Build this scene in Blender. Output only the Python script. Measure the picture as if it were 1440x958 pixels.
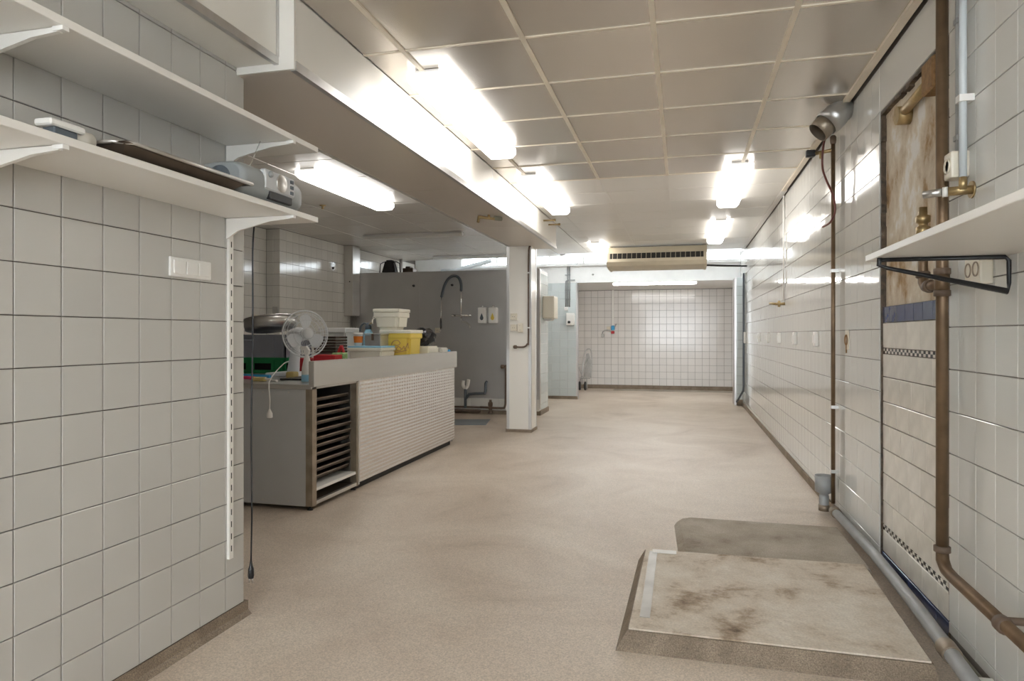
import bpy, bmesh, math, random
from mathutils import Vector, Matrix
random.seed(7)
PI = math.pi
for o in list(bpy.data.objects): bpy.data.objects.remove(o, do_unlink=True)
scene = bpy.context.scene
C = scene.collection

# ---------------------------------------------------------------- camera
cam_d = bpy.data.cameras.new('camera'); cam = bpy.data.objects.new('camera', cam_d); C.objects.link(cam)
cam.location = (0, 0, 1.19); cam.rotation_euler = (PI/2, 0, 0.248)
cam_d.sensor_width = 36; cam_d.lens = 946.4/1440*36; cam_d.shift_y = -7.6/1440
cam_d.clip_start = 0.02
scene.camera = cam
# ---------------------------------------------------------------- world, exposure
world = bpy.data.worlds.new('world'); scene.world = world; world.use_nodes = True
bg = world.node_tree.nodes['Background']; bg.inputs[0].default_value = (0.86, 0.94, 1.0, 1); bg.inputs[1].default_value = 7.0
vs = scene.view_settings; vs.view_transform = 'Standard'; vs.look = 'None'; vs.gamma = 1; vs.exposure = 0.95
vs.use_curve_mapping = False
LAMP = 4.2            # strength of every lit fluorescent diffuser

# ---------------------------------------------------------------- materials
def new_mat(name):
    m = bpy.data.materials.new(name); m.use_nodes = True
    nt = m.node_tree; b = nt.nodes['Principled BSDF']
    return m, nt, b
def rgba(c): return (c[0], c[1], c[2], 1)
def mat(name, col, rough=0.5, metal=0.0, vary=0.0, noise=0.0, nscale=8.0, bump=0.0, bscale=60.0, spec=0.5, stretch=None, rvar=0.0):
    """procedural principled material: per-object brightness variation, noise mottling, fine bump"""
    m, nt, b = new_mat(name); N = nt.nodes; L = nt.links
    b.inputs['Roughness'].default_value = rough; b.inputs['Metallic'].default_value = metal
    b.inputs['Specular IOR Level'].default_value = spec
    src = N.new('ShaderNodeRGB'); src.outputs[0].default_value = rgba(col); out = src.outputs[0]
    tc = N.new('ShaderNodeTexCoord'); vec = tc.outputs['Object']
    if stretch:
        mp = N.new('ShaderNodeMapping'); mp.inputs['Scale'].default_value = stretch; L.new(vec, mp.inputs[0]); vec = mp.outputs[0]
    if noise > 0:
        nz = N.new('ShaderNodeTexNoise'); nz.inputs['Scale'].default_value = nscale; nz.inputs['Detail'].default_value = .6 if rvar > 0 else 5
        L.new(vec, nz.inputs['Vector'])
        mr = N.new('ShaderNodeMapRange'); mr.inputs[1].default_value = .25; mr.inputs[2].default_value = .75
        mr.inputs[3].default_value = 1-noise; mr.inputs[4].default_value = 1+noise*.5; L.new(nz.outputs[0], mr.inputs[0])
        mx = N.new('ShaderNodeVectorMath'); mx.operation = 'SCALE'; L.new(out, mx.inputs[0]); L.new(mr.outputs[0], mx.inputs['Scale']); out = mx.outputs[0]
        if rvar > 0:
            m3 = N.new('ShaderNodeMapRange'); m3.inputs[1].default_value = .3; m3.inputs[2].default_value = .7
            m3.inputs[3].default_value = max(.02, rough-rvar); m3.inputs[4].default_value = rough+rvar; L.new(nz.outputs[0], m3.inputs[0]); L.new(m3.outputs[0], b.inputs['Roughness'])
    if vary > 0:
        oi = N.new('ShaderNodeObjectInfo'); mr = N.new('ShaderNodeMapRange')
        mr.inputs[3].default_value = 1-vary; mr.inputs[4].default_value = 1+vary; L.new(oi.outputs['Random'], mr.inputs[0])
        mx = N.new('ShaderNodeVectorMath'); mx.operation = 'SCALE'; L.new(out, mx.inputs[0]); L.new(mr.outputs[0], mx.inputs['Scale']); out = mx.outputs[0]
    L.new(out, b.inputs['Base Color'])
    if bump > 0:
        n2 = N.new('ShaderNodeTexNoise'); n2.inputs['Scale'].default_value = bscale; n2.inputs['Detail'].default_value = 3
        L.new(vec, n2.inputs['Vector'])
        bp = N.new('ShaderNodeBump'); bp.inputs['Strength'].default_value = bump; bp.inputs['Distance'].default_value = .01
        L.new(n2.outputs[0], bp.inputs['Height']); L.new(bp.outputs[0], b.inputs['Normal'])
    return m
def ramp_mat(name, stops, scale, rough=.6, detail=8, bump=.2, bscale=40, speck=None, dist=0.6, stretch=None, spec=.5):
    """noise -> colour ramp (stains with shapes of their own), optional fine speckle"""
    m, nt, b = new_mat(name); N = nt.nodes; L = nt.links
    tc = N.new('ShaderNodeTexCoord'); vec = tc.outputs['Object']
    if stretch:
        mp = N.new('ShaderNodeMapping'); mp.inputs['Scale'].default_value = stretch; L.new(vec, mp.inputs[0]); vec = mp.outputs[0]
    nz = N.new('ShaderNodeTexNoise'); nz.inputs['Scale'].default_value = scale; nz.inputs['Detail'].default_value = detail
    nz.inputs['Distortion'].default_value = dist; nz.inputs['Roughness'].default_value = .62
    L.new(vec, nz.inputs['Vector'])
    cr = N.new('ShaderNodeValToRGB'); el = cr.color_ramp.elements
    while len(el) < len(stops): el.new(.5)
    for e, (p, c) in zip(el, stops): e.position = p; e.color = rgba(c)
    L.new(nz.outputs[0], cr.inputs[0]); out = cr.outputs[0]
    if speck:
        sp = N.new('ShaderNodeTexNoise'); sp.inputs['Scale'].default_value = speck[0]; sp.inputs['Detail'].default_value = 2
        L.new(tc.outputs['Object'], sp.inputs['Vector'])
        mr = N.new('ShaderNodeMapRange'); mr.inputs[1].default_value = .3; mr.inputs[2].default_value = .7
        mr.inputs[3].default_value = 1-speck[1]; mr.inputs[4].default_value = 1+speck[1]; L.new(sp.outputs[0], mr.inputs[0])
        mx = N.new('ShaderNodeVectorMath'); mx.operation = 'SCALE'; L.new(out, mx.inputs[0]); L.new(mr.outputs[0], mx.inputs['Scale']); out = mx.outputs[0]
    L.new(out, b.inputs['Base Color']); b.inputs['Roughness'].default_value = rough; b.inputs['Specular IOR Level'].default_value = spec
    if bump:
        n2 = N.new('ShaderNodeTexNoise'); n2.inputs['Scale'].default_value = bscale; n2.inputs['Detail'].default_value = 4
        L.new(vec, n2.inputs['Vector'])
        bp = N.new('ShaderNodeBump'); bp.inputs['Strength'].default_value = bump; bp.inputs['Distance'].default_value = .01
        L.new(n2.outputs[0], bp.inputs['Height']); L.new(bp.outputs[0], b.inputs['Normal'])
    return m
def emit_mat(name, col, s):
    m, nt, b = new_mat(name); b.inputs['Base Color'].default_value = (.9, .9, .88, 1)
    b.inputs['Emission Color'].default_value = rgba(col); b.inputs['Emission Strength'].default_value = s
    b.inputs['Roughness'].default_value = .4
    return m
def glass_mat(name, tint=(1, 1, 1), t=.92):
    m, nt, b = new_mat(name); N = nt.nodes; L = nt.links
    tr = N.new('ShaderNodeBsdfTransparent'); tr.inputs[0].default_value = rgba(tint)
    gl = N.new('ShaderNodeBsdfGlossy'); gl.inputs['Roughness'].default_value = .03
    mx = N.new('ShaderNodeMixShader'); mx.inputs[0].default_value = 1-t
    L.new(tr.outputs[0], mx.inputs[1]); L.new(gl.outputs[0], mx.inputs[2]); L.new(mx.outputs[0], N['Material Output'].inputs[0])
    return m
def quilt_mat(name):
    """brushed steel pressed with a diamond of small dimples"""
    m, nt, b = new_mat(name); N = nt.nodes; L = nt.links
    b.inputs['Metallic'].default_value = .9; b.inputs['Roughness'].default_value = .27; b.inputs['Base Color'].default_value = (.78, .76, .73, 1)
    tc = N.new('ShaderNodeTexCoord'); sx = N.new('ShaderNodeSeparateXYZ'); mp = N.new('ShaderNodeMapping'); mp.inputs['Scale'].default_value = (1, .4, .733); L.new(tc.outputs['Object'], mp.inputs[0]); L.new(mp.outputs[0], sx.inputs[0])
    def wave(sign):
        a = N.new('ShaderNodeMath'); a.operation = 'ADD' if sign > 0 else 'SUBTRACT'; L.new(sx.outputs['Y'], a.inputs[0]); L.new(sx.outputs['Z'], a.inputs[1])
        k = N.new('ShaderNodeMath'); k.operation = 'MULTIPLY'; k.inputs[1].default_value = 2*PI/.044; L.new(a.outputs[0], k.inputs[0])
        s_ = N.new('ShaderNodeMath'); s_.operation = 'SINE'; L.new(k.outputs[0], s_.inputs[0]); return s_
    p = N.new('ShaderNodeMath'); p.operation = 'MULTIPLY'; L.new(wave(1).outputs[0], p.inputs[0]); L.new(wave(-1).outputs[0], p.inputs[1])
    bp = N.new('ShaderNodeBump'); bp.inputs['Strength'].default_value = .45; bp.inputs['Distance'].default_value = .005
    L.new(p.outputs[0], bp.inputs['Height']); L.new(bp.outputs[0], b.inputs['Normal'])
    return m

M = {}
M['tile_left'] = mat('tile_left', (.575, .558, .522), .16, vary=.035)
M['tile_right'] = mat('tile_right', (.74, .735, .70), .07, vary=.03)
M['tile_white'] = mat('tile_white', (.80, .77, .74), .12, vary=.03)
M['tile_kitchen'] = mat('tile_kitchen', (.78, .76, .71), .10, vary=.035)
M['tile_pier'] = mat('tile_pier', (.62, .665, .66), .12, vary=.03)
M['tile_old'] = mat('tile_old', (.80, .76, .69), .14, vary=.05, noise=.10, nscale=14)
M['tile_blue'] = mat('tile_blue', (.055, .075, .17), .12, vary=.15, noise=.12, nscale=18)
M['black_glaze'] = mat('black_glaze', (.025, .025, .03), .2)
M['grout_dark'] = mat('grout_dark', (.085, .07, .055), .9)
M['grout_grey'] = mat('grout_grey', (.22, .20, .18), .9)
M['grout_brown'] = ramp_mat('grout_brown', [(.3, (.02, .015, .01)), (.6, (.12, .08, .05)), (.8, (.3, .24, .17))], 20)
M['floor'] = ramp_mat('floor', [(.25, (.40, .315, .235)), (.42, (.55, .455, .365)), (.60, (.62, .53, .435)), (.8, (.67, .59, .50))], 1.1, rough=.42, speck=(170, .22), bump=.12, bscale=220, dist=.9)
M['skirting'] = ramp_mat('skirting', [(.3, (.17, .125, .085)), (.7, (.30, .235, .17))], 6, rough=.6, speck=(220, .35), bump=.2, bscale=200)
M['concrete_stained'] = ramp_mat('concrete_stained', [(.30, (.12, .08, .05)), (.38, (.40, .31, .22)), (.46, (.62, .54, .44)), (.66, (.74, .68, .59))], 4.5, rough=.7, speck=(120, .1), bump=.35, bscale=30, dist=.15, detail=10)
M['concrete_grey'] = ramp_mat('concrete_grey', [(.26, (.17, .12, .08)), (.42, (.36, .31, .245)), (.7, (.50, .45, .375))], 3.5, dist=.15, detail=10, rough=.75, speck=(140, .15), bump=.35, bscale=40)
M['plaster'] = ramp_mat('plaster', [(.30, (.13, .09, .06)), (.39, (.40, .26, .13)), (.46, (.58, .48, .36)), (.56, (.70, .62, .50)), (.62, (.80, .77, .73))], 4.6, rough=.85, bump=.5, bscale=25, stretch=(1, 1.1, .85), dist=.1, detail=12)
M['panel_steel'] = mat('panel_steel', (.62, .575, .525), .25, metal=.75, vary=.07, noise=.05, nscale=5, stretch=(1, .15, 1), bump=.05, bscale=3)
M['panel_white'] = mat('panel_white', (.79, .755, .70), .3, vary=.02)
M['panel_kitchen'] = mat('panel_kitchen', (.80, .77, .73), .26, metal=.1, vary=.03)
M['grid_bar'] = mat('grid_bar', (.86, .77, .63), .45, noise=.12, nscale=4)
M['cream_panel'] = mat('cream_panel', (.82, .79, .73), .28, vary=.02)
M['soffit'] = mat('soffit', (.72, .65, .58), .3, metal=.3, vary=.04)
M['white_paint'] = mat('white_paint', (.82, .81, .79), .45, noise=.04)
M['white_lam'] = mat('white_lam', (.84, .81, .76), .3)
M['white_plastic'] = mat('white_plastic', (.86, .84, .80), .35)
M['cream_plastic'] = mat('cream_plastic', (.78, .72, .60), .4)
M['alu'] = mat('alu', (.62, .61, .60), .32, metal=.9, noise=.08, nscale=5, stretch=(4, 4, .5))
M['steel'] = mat('steel', (.66, .64, .61), .30, metal=.9, noise=.05, nscale=4, stretch=(.3, .3, 3))
M['steel_dark'] = mat('steel_dark', (.34, .33, .315), .34, metal=.85, noise=.10, nscale=2.5)
M['steel_grey'] = mat('steel_grey', (.56, .55, .54), .34, metal=.5, noise=.06, nscale=3)
M['steel_satin'] = mat('steel_satin', (.60, .61, .62), .34, metal=.4, noise=.05, nscale=3)
M['quilt'] = quilt_mat('quilt')
M['chrome'] = mat('chrome', (.75, .74, .72), .14, metal=1)
M['dark'] = mat('dark', (.02, .018, .016), .7)
M['black'] = mat('black', (.015, .015, .017), .4)
M['tray_brown'] = mat('tray_brown', (.10, .075, .055), .4, metal=.5, noise=.4, nscale=9)
M['tray_edge'] = mat('tray_edge', (.36, .30, .23), .4, metal=.6, noise=.3, nscale=12)
M['copper_pipe'] = mat('copper_pipe', (.20, .13, .075), .42, metal=.45, noise=.35, nscale=12)
M['brass'] = mat('brass', (.46, .34, .17), .4, metal=.7, noise=.25, nscale=30)
M['pvc_grey'] = mat('pvc_grey', (.36, .37, .37), .4, noise=.18, nscale=9)
M['pvc_green'] = mat('pvc_green', (.24, .235, .17), .5, noise=.3, nscale=9)
M['conduit'] = mat('conduit', (.60, .64, .66), .35)
M['galv'] = mat('galv', (.55, .54, .52), .35, metal=.8, noise=.2, nscale=10)
M['brown_iron'] = mat('brown_iron', (.14, .095, .065), .55, noise=.35, nscale=20)
M['rust'] = mat('rust', (.30, .17, .07), .7, noise=.4, nscale=40)
M['red_cable'] = mat('red_cable', (.16, .05, .04), .45)
M['green_crate'] = mat('green_crate', (.01, .22, .07), .4)
M['grey_crate'] = mat('grey_crate', (.27, .285, .33), .42)
M['blue'] = mat('blue', (.05, .38, .72), .35)
M['pink'] = mat('pink', (.62, .03, .12), .4)
M['red'] = mat('red', (.55, .02, .03), .35)
M['yellow'] = mat('yellow', (.88, .66, .12), .4)
M['ochre'] = mat('ochre', (.62, .50, .20), .6)
M['orange'] = mat('orange', (.88, .24, .03), .4)
M['bucket_cream'] = mat('bucket_cream', (.88, .84, .72), .4)
M['print_brown'] = mat('print_brown', (.62, .36, .14), .5)
M['translucent'] = mat('translucent', (.80, .82, .84), .2)
M['fan_white'] = mat('fan_white', (.84, .86, .88), .3)
M['blade'] = glass_mat('blade', (.93, .92, .89), .62)
M['radio_grey'] = mat('radio_grey', (.33, .35, .35), .42)
M['radio_panel'] = mat('radio_panel', (.60, .61, .62), .35)
M['radio_dark'] = mat('radio_dark', (.10, .12, .14), .5)
M['cardboard'] = mat('cardboard', (.45, .32, .20), .8)
M['bag'] = mat('bag', (.02, .02, .022), .22)
M['green_label'] = mat('green_label', (.32, .52, .22), .5, noise=.5, nscale=40)
M['light_blue'] = mat('light_blue', (.35, .66, .85), .3)
M['cloth'] = mat('cloth', (.80, .77, .70), .8)
M['tube_off'] = mat('tube_off', (.74, .73, .70), .3)
M['lamp_on'] = emit_mat('lamp_on', (1, .98, .945), LAMP)
M['lamp_slim'] = emit_mat('lamp_slim', (1, .98, .945), LAMP*3.5)
M['lamp_end'] = emit_mat('lamp_end', (1, .98, .945), LAMP*.25)
M['glass'] = glass_mat('glass')
M['grate'] = mat('grate', (.27, .30, .32), .5, metal=.4)
M['ac_cream'] = mat('ac_cream', (.66, .58, .44), .45, noise=.08)

# ---------------------------------------------------------------- mesh helpers
def box(bm, x0, x1, y0, y1, z0, z1, bev=0.0, seg=1):
    vs_ = [bm.verts.new(p) for p in ((x0,y0,z0),(x1,y0,z0),(x1,y1,z0),(x0,y1,z0),(x0,y0,z1),(x1,y0,z1),(x1,y1,z1),(x0,y1,z1))]
    fs = [bm.faces.new([vs_[i] for i in q]) for q in ((0,3,2,1),(4,5,6,7),(0,1,5,4),(1,2,6,5),(2,3,7,6),(3,0,4,7))]
    if bev > 0:
        es = list({e for f_ in fs for e in f_.edges})
        bmesh.ops.bevel(bm, geom=es, offset=bev, segments=seg, affect='EDGES', profile=.6)
    return vs_
def frame_of(d):
    d = d.normalized(); a = Vector((0, 0, 1)) if abs(d.z) < .9 else Vector((1, 0, 0))
    x = d.cross(a).normalized(); return x, d.cross(x).normalized()
def cyl(bm, p0, p1, r, n=16, r2=None, cap=True):
    p0 = Vector(p0); p1 = Vector(p1); r2 = r if r2 is None else r2
    x, y = frame_of(p1-p0)
    a = [bm.verts.new(p0+(x*math.cos(2*PI*i/n)+y*math.sin(2*PI*i/n))*r) for i in range(n)]
    b = [bm.verts.new(p1+(x*math.cos(2*PI*i/n)+y*math.sin(2*PI*i/n))*r2) for i in range(n)]
    for i in range(n): bm.faces.new((a[i], a[(i+1) % n], b[(i+1) % n], b[i])).smooth = True
    if cap:
        bm.faces.new(a[::-1]); bm.faces.new(b)
def smooth_pts(pts, k=6):
    P = [Vector(p) for p in pts]; out = []
    for i in range(len(P)-1):
        p0 = P[max(0, i-1)]; p1 = P[i]; p2 = P[i+1]; p3 = P[min(len(P)-1, i+2)]
        for j in range(k):
            t = j/k
            out.append(.5*((2*p1)+(p2-p0)*t+(2*p0-5*p1+4*p2-p3)*t*t+(3*p1-p0-3*p2+p3)*t**3))
    out.append(P[-1]); return out
def tube(bm, pts, r, n=8, smooth=0):
    P = smooth_pts(pts, smooth) if smooth else [Vector(p) for p in pts]
    rings = []; up = None
    for i, p in enumerate(P):
        d = (P[min(i+1, len(P)-1)]-P[max(i-1, 0)]).normalized()
        if up is None: x, y = frame_of(d)
        else:
            x = (up-d*up.dot(d)); x = x.normalized() if x.length > 1e-6 else frame_of(d)[0]; y = d.cross(x)
        up = x
        k = 1.0
        if 0 < i < len(P)-1:
            c_ = (P[i]-P[i-1]).normalized().dot((P[i+1]-P[i]).normalized()); k = min(1.6, 1/max(.3, math.sqrt(max(0, (1+c_)/2))))
        rings.append([bm.verts.new(p+(x*math.cos(2*PI*j/n)+y*math.sin(2*PI*j/n))*r*(k if n > 4 else 1)) for j in range(n)])
    for a, b in zip(rings, rings[1:]):
        for j in range(n): bm.faces.new((a[j], a[(j+1) % n], b[(j+1) % n], b[j])).smooth = True
    bm.faces.new(rings[0][::-1]); bm.faces.new(rings[-1])
def lathe(bm, prof, n=24, origin=(0, 0, 0), axis=(0, 0, 1), closed=True):
    o = Vector(origin); d = Vector(axis).normalized(); x, y = frame_of(d); rings = []
    for r, h in prof:
        rings.append([bm.verts.new(o+d*h+(x*math.cos(2*PI*i/n)+y*math.sin(2*PI*i/n))*max(r, 1e-4)) for i in range(n)])
    for a, b in zip(rings, rings[1:]):
        for i in range(n): bm.faces.new((a[i], a[(i+1) % n], b[(i+1) % n], b[i])).smooth = True
    if closed: bm.faces.new(rings[0][::-1]); bm.faces.new(rings[-1])
def torus(bm, c, axis, R, r, n=28, m=6):
    d = Vector(axis).normalized(); x, y = frame_of(d); c = Vector(c); rings = []
    for i in range(n):
        a = 2*PI*i/n; rad = x*math.cos(a)+y*math.sin(a)
        rings.append([bm.verts.new(c+rad*(R+r*math.cos(2*PI*j/m))+d*r*math.sin(2*PI*j/m)) for j in range(m)])
    for i in range(n):
        a = rings[i]; b = rings[(i+1) % n]
        for j in range(m): bm.faces.new((a[j], a[(j+1) % m], b[(j+1) % m], b[j])).smooth = True
def prism(bm, poly, axis, a0, a1):
    """poly of 2-D points, extruded along 'x' (poly=y,z), 'y' (poly=x,z) or 'z' (poly=x,y)"""
    def P(p, a): return {'x': (a, p[0], p[1]), 'y': (p[0], a, p[1]), 'z': (p[0], p[1], a)}[axis]
    a = [bm.verts.new(P(p, a0)) for p in poly]; b = [bm.verts.new(P(p, a1)) for p in poly]; n = len(poly)
    for i in range(n): bm.faces.new((a[i], a[(i+1) % n], b[(i+1) % n], b[i]))
    bm.faces.new(a[::-1]); bm.faces.new(b)
def taper_box(bm, cx, cy, z0, z1, w0, d0, w1, d1, bev=.01, seg=2):
    v = [bm.verts.new((cx+sx*w/2, cy+sy*d/2, z)) for (w, d, z) in ((w0, d0, z0), (w1, d1, z1)) for sx, sy in ((-1,-1),(1,-1),(1,1),(-1,1))]
    fs = [bm.faces.new([v[i] for i in q]) for q in ((0,3,2,1),(4,5,6,7),(0,1,5,4),(1,2,6,5),(2,3,7,6),(3,0,4,7))]
    if bev: bmesh.ops.bevel(bm, geom=list({e for f_ in fs for e in f_.edges}), offset=bev, segments=seg, affect='EDGES')
def B(): return bmesh.new()

STUFF = {'slots', 'rivets', 'pins', 'pin_holes', 'print'}
def wloc(o):
    v = Vector((0, 0, 0))
    while o: v += o.location; o = o.parent
    return v
def obj(name, bm, m, parent=None, props=None, keep=False):
    """link a bmesh authored in WORLD coordinates as one mesh object; origin = parent's place or own base centre"""
    bmesh.ops.recalc_face_normals(bm, faces=bm.faces)
    me = bpy.data.meshes.new(name); bm.to_mesh(me); bm.free()
    for k in (m if isinstance(m, (list, tuple)) else [m]): me.materials.append(M[k])
    o = bpy.data.objects.new(name, me); C.objects.link(o)
    if parent:
        o.parent = parent; off = wloc(parent)
        me.transform(Matrix.Translation(-off))
    elif not keep:
        xs = [v.co for v in me.vertices]
        lo = Vector([min(v[i] for v in xs) for i in range(3)]); hi = Vector([max(v[i] for v in xs) for i in range(3)])
        base = Vector(((lo.x+hi.x)/2, (lo.y+hi.y)/2, lo.z)); me.transform(Matrix.Translation(-base)); o.location = base
    if props:
        for k, v in props.items(): o[k] = v
    if name in STUFF: o['kind'] = 'stuff'
    return o
def T(label, cat, group=None, kind=None):
    d = {'label': label, 'category': cat}
    if group: d['group'] = group
    if kind: d['kind'] = kind
    return d
def thing(name, loc, props):
    o = bpy.data.objects.new(name, None); C.objects.link(o); o.location = loc; o.empty_display_size = .1
    for k, v in props.items(): o[k] = v
    return o
def bx(name, m, b, parent=None, props=None, bev=0.0):
    bm = B(); box(bm, *b, bev); return obj(name, bm, m, parent, props)
def inst(name, me, loc_world, parent, rot=(0, 0, 0)):
    o = bpy.data.objects.new(name, me); C.objects.link(o); o.parent = parent
    o.location = Vector(loc_world)-wloc(parent); o.rotation_euler = rot
    return o

# ---------------------------------------------------------------- tiled surfaces
TILE_CACHE = {}
def tile_mesh(w, h, n, thick, m):
    """bevelled glazed tile; n = outward axis '+x' '-x' '-y'; centred on its back face"""
    key = (round(w, 4), round(h, 4), n, thick, m)
    if key in TILE_CACHE: return TILE_CACHE[key]
    b = .0018
    L_ = [((-w/2, -h/2), 0), ((w/2, -h/2), 0), ((w/2, h/2), 0), ((-w/2, h/2), 0)]
    back = [(-w/2, -h/2), (w/2, -h/2), (w/2, h/2), (-w/2, h/2)]; front = [(x*(1-2*b/w), z*(1-2*b/h)) for x, z in back]
    def P(u, v, t): return {'+x': (t, u, v), '-x': (-t, u, v), '-y': (u, -t, v), '+y': (u, t, v)}[n]
    bm = B()
    r0 = [bm.verts.new(P(u, v, 0)) for u, v in back]; r1 = [bm.verts.new(P(u, v, thick-b)) for u, v in back]; r2 = [bm.verts.new(P(u, v, thick)) for u, v in front]
    for a, c_ in ((r0, r1), (r1, r2)):
        for i in range(4): bm.faces.new((a[i], a[(i+1) % 4], c_[(i+1) % 4], c_[i]))
    bm.faces.new(r2)
    bmesh.ops.recalc_face_normals(bm, faces=bm.faces)
    # outward orientation: make sure the front face looks along n
    nv = Vector(P(0, 0, 1))
    bm.faces.ensure_lookup_table()
    if bm.faces[-1].normal.dot(nv) < 0: bmesh.ops.reverse_faces(bm, faces=bm.faces)
    me = bpy.data.meshes.new('tile'); bm.to_mesh(me); bm.free(); me.materials.append(M[m]); TILE_CACHE[key] = me
    return me
def tile_field(parent, m, n, plane, us, vs_, gap, thick=.007, gapv=None, skip=None, limit=300, tilt=0.0, name='tile'):
    """us / vs_: joint positions along the wall and up it; plane = back face of the tiles"""
    gapv = gap if gapv is None else gapv; cells = []
    for a, b in zip(us, us[1:]):
        for c_, d in zip(vs_, vs_[1:]):
            if skip and skip((a+b)/2, (c_+d)/2): continue
            u = (a+b)/2; v = (c_+d)/2
            p = Vector((plane, u, v)) if n in ('+x', '-x') else Vector((u, plane, v))
            cells.append(((p-cam.location).length, p, b-a-gapv, d-c_-gap))
    cells.sort(key=lambda t: t[0])
    for dist, p, w, h in cells[:limit]:
        a = random.uniform(-tilt, tilt); b = random.uniform(-tilt, tilt)
        inst(name, tile_mesh(w, h, n, thick, m), p, parent, (0, a, b) if n in ('+x', '-x') else (a, 0, b))
    rest = cells[limit:]
    if rest:
        bm = B()
        for dist, p, w, h in rest:
            me = tile_mesh(w, h, n, thick, m)
            a = random.uniform(-tilt, tilt); b = random.uniform(-tilt, tilt)
            R = Matrix.Rotation(b, 4, 'Z') @ Matrix.Rotation(a, 4, 'Y' if n in ('+x', '-x') else 'X')
            vv = [bm.verts.new(p+R @ v.co) for v in me.vertices]
            for f_ in me.polygons: bm.faces.new([vv[i] for i in f_.vertices])
        me = bpy.data.meshes.new(name+'s'); bm.to_mesh(me); bm.free(); me.materials.append(M[m])
        o = bpy.data.objects.new(name+'_field', me); C.objects.link(o); o.parent = parent
        me.transform(Matrix.Translation(-wloc(parent))); o['kind'] = 'stuff'
def seq(a, step, n): return [a+step*i for i in range(n+1)]

ZC = 2.583           # ceiling height
XL = -1.811          # near left wall face
XR = .985            # right wall face
YB = 15.05           # far back wall
XK = -5.10           # kitchen left wall face
YF = 12.40           # far wall with the high window strip
S = 'structure'
# ================================================================= SETTING
bx('floor', 'floor', (-5.6, 1.3, -3.2, 15.4, -.12, 0), props=T('beige speckled resin floor running through the whole room', 'floor', kind=S))

# ---- right wall with the opened-up strip of old wall
OY0, OY1, OZ1 = 2.90, 3.82, 2.33
bm = B(); t = .007
box(bm, XR+t, 1.16, -3.2, OY0, 0, 3.1); box(bm, XR+t, 1.16, OY1, 12.5, 0, 3.1); box(bm, XR+t, 1.16, OY0, OY1, OZ1, 3.1)
wr = obj('wall_right', bm, 'grout_grey', props=T('long white tiled wall with pipes and an opened strip of old wall', 'wall', kind=S))
ys = seq(OY1+.012, .151, 57); ys0 = [2.805-.151*i for i in range(24)][::-1]+[OY0-.004]
zs = [.055, .10]+seq(.26, .16, 14)
zs = zs[:-1]+[2.575]
tile_field(wr, 'tile_right', '-x', XR+t, ys0+[OY1+.012]+ys[1:], zs, .003, gapv=.0012, tilt=.004, limit=300,
           skip=lambda y, z: (OY0-.004 < y < OY1+.012 and z < OZ1))
# filler tiles over the opening
bx('old_wall', 'plaster', (1.012, 1.15, OY0, OY1, 1.335, OZ1), wr)
bx('old_wall_base', 'grout_brown', (1.012, 1.15, OY0, OY1, 0, 1.335), wr)
bm = B()
random.seed(3)
def jag(bm, y, z0, z1, side):
    z = z0
    while z < z1:
        h = random.uniform(.03, .09); w = random.uniform(.004, .016)
        box(bm, .988, 1.012, min(y, y+side*w), max(y, y+side*w), z, min(z1, z+h)); z += h
jag(bm, OY1, 0, OZ1, -1); jag(bm, OY0, 0, OZ1, 1)
y = OY0
while y < OY1:
    h = random.uniform(.03, .08); w = random.uniform(.006, .025); box(bm, .988, 1.012, y, min(OY1, y+h), OZ1-w, OZ1); y += h
obj('broken_edge', bm, 'grout_brown', wr)
rowz = [.225, .345, .487, .611, .735, .852, .978, 1.095]
random.seed(5)
for i, (a, b) in enumerate(zip(rowz, rowz[1:])):
    off = [0, .07, .03, .11, .05, .09, .0][i % 7]; js = [OY0+.01]
    y = OY1-.008-off-.02
    cuts = sorted([OY1-.01]+[OY1-.01-.176*k-off for k in range(6) if OY1-.01-.176*k-off > OY0+.03]+[OY0+.008])
    cuts = sorted(set(round(c_, 4) for c_ in cuts))
    tile_field(wr, 'tile_old', '-x', 1.012, cuts, [a, b], .004, thick=.016, gapv=.002, tilt=.006, name='old_tile')
tile_field(wr, 'tile_old', '-x', 1.012, [OY0+.008, 3.08, 3.256, 3.432, 3.608, OY1-.01], [1.124, 1.252], .003, thick=.016, gapv=.0015, tilt=.004, name='old_tile')
tile_field(wr, 'tile_old', '-x', 1.012, [OY0+.008, 3.05, 3.226, 3.40, 3.58, OY1-.01], [.085, .196], .003, thick=.016, gapv=.0015, tilt=.004, name='old_tile')
tile_field(wr, 'tile_blue', '-x', 1.012, [OY0+.008, 3.00, 3.10, 3.22, 3.34, 3.46, 3.58, 3.70, OY1-.01], [1.252, 1.335], .003, thick=.016, gapv=.001, tilt=.008, name='blue_tile')
tile_field(wr, 'tile_blue', '-x', 1.012, [OY0+.008, 3.05, 3.226, 3.40, 3.58, OY1-.01], [.003, .085], .003, thick=.02, gapv=.001, tilt=.008, name='blue_tile')
for za, zb in ((1.095, 1.124), (.196, .225)):
    bm = B(); n = 32; hz = (zb-za-.003)/2; wy = (OY1-OY0-.02)/n
    for i in range(n):
        for j in range(2):
            y0 = OY0+.01+i*wy; z0 = za+.0015+j*hz; k = len(bm.faces)
            box(bm, .998, 1.012, y0+.0004, y0+wy-.0004, z0+.0004, z0+hz-.0004)
            bm.faces.ensure_lookup_table()
            for f_ in bm.faces[k:]: f_.material_index = (i+j) % 2
    o = obj('checker_band', bm, ['tile_old', 'black_glaze'], wr); o['kind'] = 'stuff'
bx('baseboard_right', 'skirting', (XR-.012, XR+t, OY1+.05, 12.4, 0, .055), props=T('low brown resin skirting under the right tiled wall', 'skirting', kind=S))

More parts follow.
